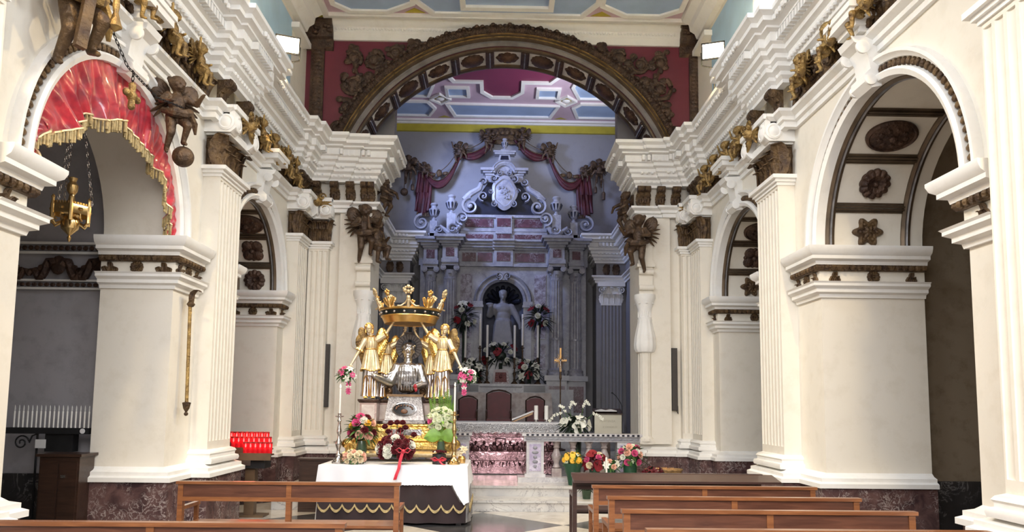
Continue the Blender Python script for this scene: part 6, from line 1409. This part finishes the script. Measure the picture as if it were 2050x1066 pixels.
m.tube([(0, 0, -.1), (0, 0, -.4)], .035, 8); m.build('broad_leaf', LFL, t)
m = M(); m.tube([(-.3, -.02, .0), (-.24, -.02, .1), (-.22, -.02, .16)], .004, 4)
t = thing('flower_box', 'round black box of tiny dark flowers tied with a red bow', 'flower box', (-.93, 10.62, ZT))
M().lathe([(.095, 0), (.095, .14), (.08, .14), (.001, .13)], n=28).build('box', plain('black_card', (.02, .018, .018), .5), t)
random.seed(2)
for i in range(22): a = i*2.4; r = .019*sqrt(i); put_bloom(t, 'rose', 'dark_red' if i % 4 else 'white', (r*cos(a), r*sin(a), .165+.02*(1-r/.1)), (r*cos(a)*3, r*sin(a)*3, .3), .024 if i % 4 else .014)
m = M(); m.lathe([(.097, .045), (.097, .075), (.094, .075)], n=28, cap=False)
for q in (-1, 1): m.tube([(0, -.1, .06), (q*.05, -.115, .1), (q*.11, -.11, .075), (q*.06, -.105, .045), (0, -.1, .06)], .013, 6, flat=.5)
rib(m, [(.01, -.105, .06), (.03, -.12, .03), (.06, -.15, .006), (.1, -.2, .004)], .012); m.build('red_bow', RB, t)
t = thing('orange_lily_posy', 'small yellow gilt posy at the right end of the table', 'flowers', (-.62, 10.82, ZT))
M().lathe([(.05, 0), (.06, .06), (.04, .1), (.001, .1)], n=16).build('vase', GD, t)
random.seed(6)
for i in range(7): put_bloom(t, 'lily', 'cream', (random.uniform(-.05, .05), random.uniform(-.04, .02), .12+random.uniform(0, .09)), (random.uniform(-1, 1), -1, .8), .055)
# flowers held by the angels
for x, lb, sd, q in ((-2.36, 'white and magenta flowers hanging from the left angel hand', 41, -1), (-.57, 'white and magenta orchids hanging from the right angel hand', 42, 1)):
    t = bouquet('hand_bouquet', lb, (x, 11.06, 2.07), (.13, .09, .13), [('lily', 'white', 5, .055), ('lily', 'pink', 6, .05), ('tuft', 'white', 5, .025)], 46, LF, (.1, .03), sd, down=.3)
    for k in range(6): u = k/5; put_bloom(t, 'lily', 'pink' if k % 3 else 'white', (q*-.04+q*.0*u, -.05, -.08-.17*u), (0, -1, -.3), .042)
# ================================================================ BENCHES
WDP = wood('shaded_bench_wood', (.15, .06, .035), (.07, .026, .016), .3, (1.2, 12, 12)); WD = wood('bench_wood', (.30, .12, .045), (.14, .046, .017), .3, (1.2, 12, 12)); WDD = wood('dark_bench_wood', (.06, .024, .017), (.028, .012, .010), .42, (1.2, 12, 12))  # panel tone is the bench wood with the backs' shade put into colour
def bench(x0, x1, y, label, mat, splits=1, first=False, z=.88):
    t = thing('wooden_bench', label, 'bench', (x0, y, 0)); L = x1-x0
    m = M(); m.box(-.015, L+.015, -.025, .045, z-.028, z); m.build('top_rail', mat, t)
    n = splits+1
    for i in range(n):
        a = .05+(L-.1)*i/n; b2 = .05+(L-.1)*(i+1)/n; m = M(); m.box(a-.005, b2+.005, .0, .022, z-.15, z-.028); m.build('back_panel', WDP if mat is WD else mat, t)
    m = M(); m.box(.02, L-.02, -.012, .035, z-.19, z-.15); m.build('lower_rail', mat, t)
    for x in [0.0]+[L*i/n-.025 for i in range(1, n)]+[L-.05]: M().box(x, x+.05, -.01, .045, 0.0, z-.028).build('back_post', mat, t)
    m = M(); m.box(.03, L-.03, .05, .42, .43, .455); m.build('seat', mat, t); M().box(.03, L-.03, .38, .4, .36, .43).build('seat_apron', mat, t)
    for s, x in ((0, 0.0), (1, L-.045)):
        m = M(); m.prism([(.04, 0), (.44, 0), (.44, .62), (.40, .66), (.04, .62)], x, x+.045, 'x') if False else m.box(x+.004, x+.041, .39, .43, 0, .60).box(x, x+.045, .047, .45, .60, .635); m.build('arm_end', mat, t)
    m = M(); m.prism([(-.32, .795), (-.32, .82), (-.026, .875), (-.026, .85)], -.02, L+.12, 'x') if first else m.box(.05, L-.05, -.24, -.10, .14, .17); m.build('book_ledge' if first else 'kneeler', mat, t)
    if not first:
        for x in (.1, L-.14): M().box(x, x+.04, -.24, -.01, .06, .14).build('kneeler_bracket', mat, t)
    return t
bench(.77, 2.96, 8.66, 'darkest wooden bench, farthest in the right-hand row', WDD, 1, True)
bench(.84, 3.02, 7.32, 'second wooden bench from the steps in the right-hand row', WD, 1)
bench(.86, 3.03, 6.45, 'third wooden bench from the steps in the right-hand row', WD, 1)
bench(.85, 3.06, 5.64, 'fourth wooden bench from the steps, second nearest on the right', WD, 1)
bench(.86, 3.04, 4.76, 'nearest right-hand bench, only its top rail at the picture bottom', WD, 1)
bench(-3.21, -1.06, 7.38, 'left-hand wooden bench standing before the white-clothed table', WD, 1)
bench(-4.1+.55, -1.09, 4.88, 'nearest left-hand bench, only its top rail at the picture bottom', WD, 1)
# ================================================================ VOTIVE STAND
RG = plain('red_votive_glass', (.9, .03, .05), .12, 0, .05, 5, 0, trans=.8, emit=.12, emc=(1.0, .04, .06)); RCAP = plain('red_cap', (.35, .03, .03), .4)
t = thing('votive_stand', 'brown metal stand with stepped trays for red votive candles', 'stand', (-3.77, 11.05, 0)); BRN = plain('brown_metal', (.16, .10, .055), .5, .3)
for k, (y, z, xa, xb) in enumerate(((-.2, .915, -.02, .42), (-.05, .985, -.25, .36), (.1, 1.05, -.4, .28))): M().box(xa, xb, y-.08, y+.08, z-.02, z).box(xa, xb, y-.085, y-.075, z-.09, z+.012).build('tray', BRN, t)
M().box(-.15, .3, -.16, .14, .70, .9).build('coin_box', BLK, t); M().box(.0, .14, -.08, .06, 0.0, .72).box(-.2, .3, -.15, .15, 0, .03).build('post', BRN, t)
m = M(); m.box(-.12, .1, -.175, -.16, .74, .86); m.build('coin_plate', plain('steel_plate', (.3, .3, .3), .3, 1), t)
cup = thing('votive_candle', 'x', 'candle'); M().lathe([(.028, 0), (.033, .008), (.034, .15), (.032, .152), (.030, .15), (.029, .012), (.001, .01)], n=16).build('red_glass', RG, cup); M().lathe([(.0335, .145), (.036, .15), (.036, .165), (.031, .168), (.030, .15)], n=16, cap=False).build('cap', RCAP, cup); M().lathe([(.003, .09), (.012, .105), (.009, .13), (.001, .155)], n=8).build('flame', plain('votive_flame', (1, .8, .5), .5, 0, 0, 4, 0, emit=30, emc=(1, .62, .35)), cup); M().lathe([(.026, .012), (.026, .07), (.001, .07)], n=12).build('red_wax', plain('red_wax', (.7, .08, .08), .5), cup)
ORDN = ['first', 'second', 'third', 'fourth', 'fifth', 'sixth', 'seventh', 'eighth', 'ninth', 'tenth', 'eleventh', 'twelfth', 'thirteenth', 'fourteenth', 'fifteenth', 'sixteenth', 'seventeenth', 'eighteenth']
i = 0
for y, z, xs, w1 in ((-.2, .915, seq(.03, .38, 5), 'front'), (-.05, .985, seq(-.2, .32, 7), 'middle'), (.1, 1.05, seq(-.36, .24, 8), 'back')):
    for j, x in enumerate(xs):
        o = cup if i == 0 else dup(cup); o.location = (-3.77+x, 11.05+y, z)
        tag(o, 'lit red votive candle, %s from the left in the %s row of the stand' % (ORDN[j], w1), 'candle', 'red votive candles in the %s row' % w1); i += 1
light('votive_glow', 'POINT', (-3.75, 10.9, 1.2), 2.5, (1, .25, .15), size=.15)
# ================================================================ LEFT CHAPEL FURNISHING
t = thing('electric_candle_rack', 'black rack of white electric candles on a stand in the left chapel', 'candle rack', (-5.3, 8.75, 0))
M().box(-.48, .47, -.05, .05, 1.265, 1.335).build('tray', BLK, t)
M().lathe([(.035, -.055), (.035, -.05), (.001, -.048)], n=20, mw=T3((.38, 0, 1.30), 0, pi/2) ).build('round_sticker', CLW, t) if False else M().lathe([(.03, .05), (.03, .053), (.001, .054)], n=20, mw=T3((.4, 0, 1.30), 0, pi/2)).build('round_sticker', CLW, t)
m = M(); m.tube([(-.32+.09*(1-a/12)*cos(a), 0, 1.16+.09*(1-a/12)*sin(a)) for a in seq(0, 10, 30)][::-1]+[(-.2, 0, 1.24), (-.12, 0, 1.27)], .009, 6); m.tube([(-.14, 0, 1.27), (-.14, 0, .0)], .014, 6); m.build('iron_scroll_stand', BLK, t)
M().box(-.04, .28, -.02, .1, 1.06, 1.27).build('coin_box', BLK, t); M().box(-.14, -.02, -.035, -.03, 1.1, 1.2).build('price_label', CLW, t)
ec = thing('electric_candle', 'x', 'candle'); M().lathe([(.010, 0), (.010, .19)], n=8).build('tube', CW, ec); M().lathe([(.006, .19), (.010, .21), (.007, .24), (.001, .262)], n=8).build('bulb', plain('unlit_bulb', (.7, .7, .68), .2), ec)
for i in range(18):
    o = ec if i == 0 else dup(ec); o.location = (-5.3-.42+.0505*i, 8.75, 1.335); tag(o, 'white electric candle in the black rack, %s from the left' % ORDN[i], 'candle', 'electric candles in the left chapel rack')
t = thing('wooden_cabinet', 'dark wooden cabinet below the electric candle rack', 'cabinet', (-4.93, 8.5, 0)); M().box(-.24, .2, -.12, .18, 0, 1.03).build('body', DW, t); M().box(-.27, .23, -.15, .2, 1.03, 1.06).build('top', DW, t)
for a, b2 in ((-.22, -.03), (-.01, .18)): dr_ = M().box(a, b2, -.135, -.12, .06, .98).build('door', DW, t)
M().box(.01, .06, -.145, -.135, .8, .83).build('lock_plate', SV, dr_)
candle('white candle cut by the left picture edge in the left chapel', (-5.83, 8.6, 1.1), .5, .025)
# low dark door behind the table
t = thing('low_cupboard', 'low dark wooden cupboard behind the left end of the draped table', 'cupboard', (-2.95, 12.05, 0)); t.location = (-2.93, 11.5, 0)
M().box(-.2, .3, 0, .16, 0, .78).build('body', DW, t); M().box(-.23, .33, -.03, .17, .78, .81).build('top', DW, t); M().box(-.16, .26, -.015, 0, .06, .72).build('door', DW, t)
# hanging sanctuary lamp
t = thing('hanging_lamp', 'ornate gilt sanctuary lamp hanging on long chains in the left arch', 'lamp', (-4.56, 7.6, 3.28))
m = M(); m.lathe([(.001, .0), (.014, .02), (.02, .05), (.01, .07), (.04, .1), (.08, .14), (.09, .2), (.07, .26), (.10, .28)], n=20); m.build('bowl', BRS, t)
m = M(); m.lathe([(.19, .28), (.195, .29), (.195, .37), (.19, .38), (.175, .38), (.18, .28)], n=6, cap=False)
for k in range(36): a = k*pi/18; r = .178/ max(cos((a % (pi/3))-pi/6), .5)*cos(pi/6)*1.06; m.box(r*cos(a)-.008, r*cos(a)+.008, r*sin(a)-.008, r*sin(a)+.008, .38, .40)
for k in range(6): a = k*pi/3; m.lathe([(.02, .2), (.022, .36), (.012, .42), (.02, .44), (.001, .47)], (.185*cos(a), .185*sin(a), 0), 8); m.tube([(.185*cos(a), .185*sin(a), .22), (.15*cos(a), .15*sin(a), .17), (.1*cos(a), .1*sin(a), .2)], .012, 5)
for k in range(12): a = k*pi/6; m.ball((.165*cos(a), .165*sin(a), .33), (.03, .03, .02), 6, 4); m.tube([(.17*cos(a), .17*sin(a), .28), (.17*cos(a), .17*sin(a), .24), (.16*cos(a+.2), .16*sin(a+.2), .21)], .008, 5)
m.build('gallery', BRS, t)
m = M(); m.lathe([(.06, .36), (.07, .40), (.035, .44), (.025, .5), (.05, .54), (.055, .6), (.03, .64), (.045, .68), (.001, .70)], n=18); m.build('upper_vase', BRS, t)
for k in range(3):
    a = k*2*pi/3+.4; m = M(); n = 22
    for i in range(n):
        u = (i+.5)/n; r = .16*(1-u)+.03; z = .4+u*1.15; x, y = r*cos(a), r*sin(a); h = .026
        m.tube([(x+(.016*cos(q) if i % 2 else 0), y+(0 if i % 2 else .016*cos(q)), z+h*sin(q)) for q in seq(0, 2*pi, 8)[:-1]], .004, 4, closed=True)
    m.build('chain', SV, t)
m = M(); m.lathe([(.001, 1.54), (.04, 1.56), (.02, 1.62), (.01, 1.75)], n=12); m.build('ceiling_hook', BLK, t)
# red drapery in the arch
c, zs, r = A1; RD = plain('red_damask', (.62, .025, .045), .38, 0, .3, 7, .25, .008, 14, c2=(.26, .006, .025), sheen=.3, coat=.4)
t = thing('red_drapery', 'scarlet damask valance with gold bullion fringe hung inside the left arch', 'drapery', (-WL, c, zs))
m = M(); rows = []; hem = []; N = 300
def hemr(a):
    # a from 0 (far spring) to pi (near spring): depth of the valance below the arch
    u = a/pi; base = .13+.30*sin(pi*min(max((u-.02)/.96, 0), 1))**1.1
    sc = abs(sin(pi*(u*4.2+.1)))*.11
    return base*(1.0+(.32 if .55 < u < .93 else 0)*sin(pi*(u-.55)/.38 if .55 < u < .93 else 0))+sc
for j in range(8):
    row = []
    for i in range(N+1):
        a = pi*i/N; d = hemr(a)*j/7; f = .04*(j/7)**.6*sin(a*23+4*sin(a*3)+1.2*sin(j*.7+a*9))+.035*sin(a*9+1)*(j/7)+.008*sin(a*70+j)
        g = .16*(j/7)*max(0, (a/pi-.6))   # gathers towards the near side
        x, z = (r-.01)*cos(a), (r-.01)*sin(a); dirx, dirz = -cos(a)*.75, -sin(a)*.75-.25
        row.append((.02-f-.02, x+dirx*d, max(z+dirz*d, -.02) if a < 2.8 else z+dirz*d*.6))
    rows.append(row)
hem = rows[-1]; back = [[(x-.012, y, z) for x, y, z in rr] for rr in rows[::-1]]
m.grid(rows+back, False); va_ = m.build('valance', RD, t)
m = M()
for i in range(0, N+1, 2):
    x, y, z = hem[i]; L = random.uniform(.085, .13); m.lathe([(.010, 0), (.014, -L*.3), (.013, -L), (.001, -L-.003)], (x, y, z), 6)
m.build('bullion_fringe', TRIM, va_)
m = M(); m.tube([(x+.012, y, z) for x, y, z in hem], .012, 5); m.build('hem_cord', GPL, va_)
# the two large putti with chain and ball at the left arch
pm1 = thing('arch_putto', 'large gilt putto with censer chains cut by the top edge above the red drapery', 'cherub', (-3.70, 6.02, 5.02), 1.0, scale=1.45); putto(OG, pm1, 'fly'); sash(pm1, OGB)
M().box(-.03, .03, -.16, -.12, -.34, .4, Euler((0, .12, 0)).to_matrix().to_4x4()).build('wooden_plank', OG, pm1)
for x, z in ((-.16, -.02), (.15, -.1)):
    m = M(); m.lathe([(.012, .2), (.02, .1), (.014, .06), (.03, .0), (.04, -.03), (.001, -.06)], (x, -.14, z), 10); m.build('gilt_tassel', OGB, pm1)
pm2 = thing('arch_putto', 'winged bronze putto pulling a chain beside the red drapery arch', 'cherub', (-3.68, 7.92, 4.78), .7, scale=1.05); putto(DG2, pm2, 'fly', True); sash(pm2, DG2)
m = M()
def chain(m, pts, step=.045, r=.012):
    P = [Vector(p) for p in pts]; i = 0; d = 0
    for a, b2 in zip(P, P[1:]):
        L = (b2-a).length; k = max(1, int(L/step))
        for j in range(k):
            p = a.lerp(b2, (j+.5)/k); i += 1; dr = (b2-a).normalized(); s_ = dr.cross(Vector((0, 0, 1)) if abs(dr.z) < .9 else Vector((1, 0, 0))).normalized(); s2 = s_ if i % 2 else s_.cross(dr)
            m.tube([p+dr*step*.7*cos(q)+s2*r*sin(q) for q in seq(0, 2*pi, 8)[:-1]], .0045, 4, closed=True)
chain(m, [(-3.62, 6.25, 5.1), (-3.55, 6.6, 4.72), (-3.55, 7.2, 4.68), (-3.55, 7.8, 4.82)]); tag(m.build('iron_chain', BLK), 'dark chain slung between the two putti across the red drapery', 'chain')
t = thing('ball_on_chain', 'bronze ball hanging on a chain below the winged putto', 'ornament', (-3.62, 8.02, 4.35)); m = M(); chain(m, [(0, 0, .52), (0, 0, .11)]); m.build('chain', BLK, t); M().ball((0, 0, 0), .115, 20, 14).build('ball', DG2, t)
t = thing('censer_cross', 'gilt cross-shaped pendant at the low point of the chain over the drapery', 'ornament', (-3.57, 6.75, 4.5)); m = M()
for a in range(4): q = a*pi/2; m.tube([(0, 0, 0), (0, .09*cos(q), .09*sin(q))], [.025, .035], 8); m.ball((0, .1*cos(q), .1*sin(q)), .036, 8, 6)
m.ball((0, 0, 0), .05, 10, 7); m.build('cross', OGB, t); m = M(); chain(m, [(0, 0, .24), (0, 0, .1)]); m.build('link', BLK, t)
# bag hanging in the right chapel
P = [('e', (0, 0, 0), (.12, .1, .2)), ('c', (0, 0, .1), .08, (.02, 0, .3), .02), ('e', (.04, 0, -.12), (.11, .09, .12))]
o = sculpt('plastic_bag', P, plain('translucent_plastic', (.75, .75, .72), .3, 0, .1, 8, .6, .02, 12, trans=.25), None, .02, 2); o.location = (4.50, 6.75, 1.28); tag(o, 'white plastic bag hanging at the edge of the dark right chapel', 'bag')
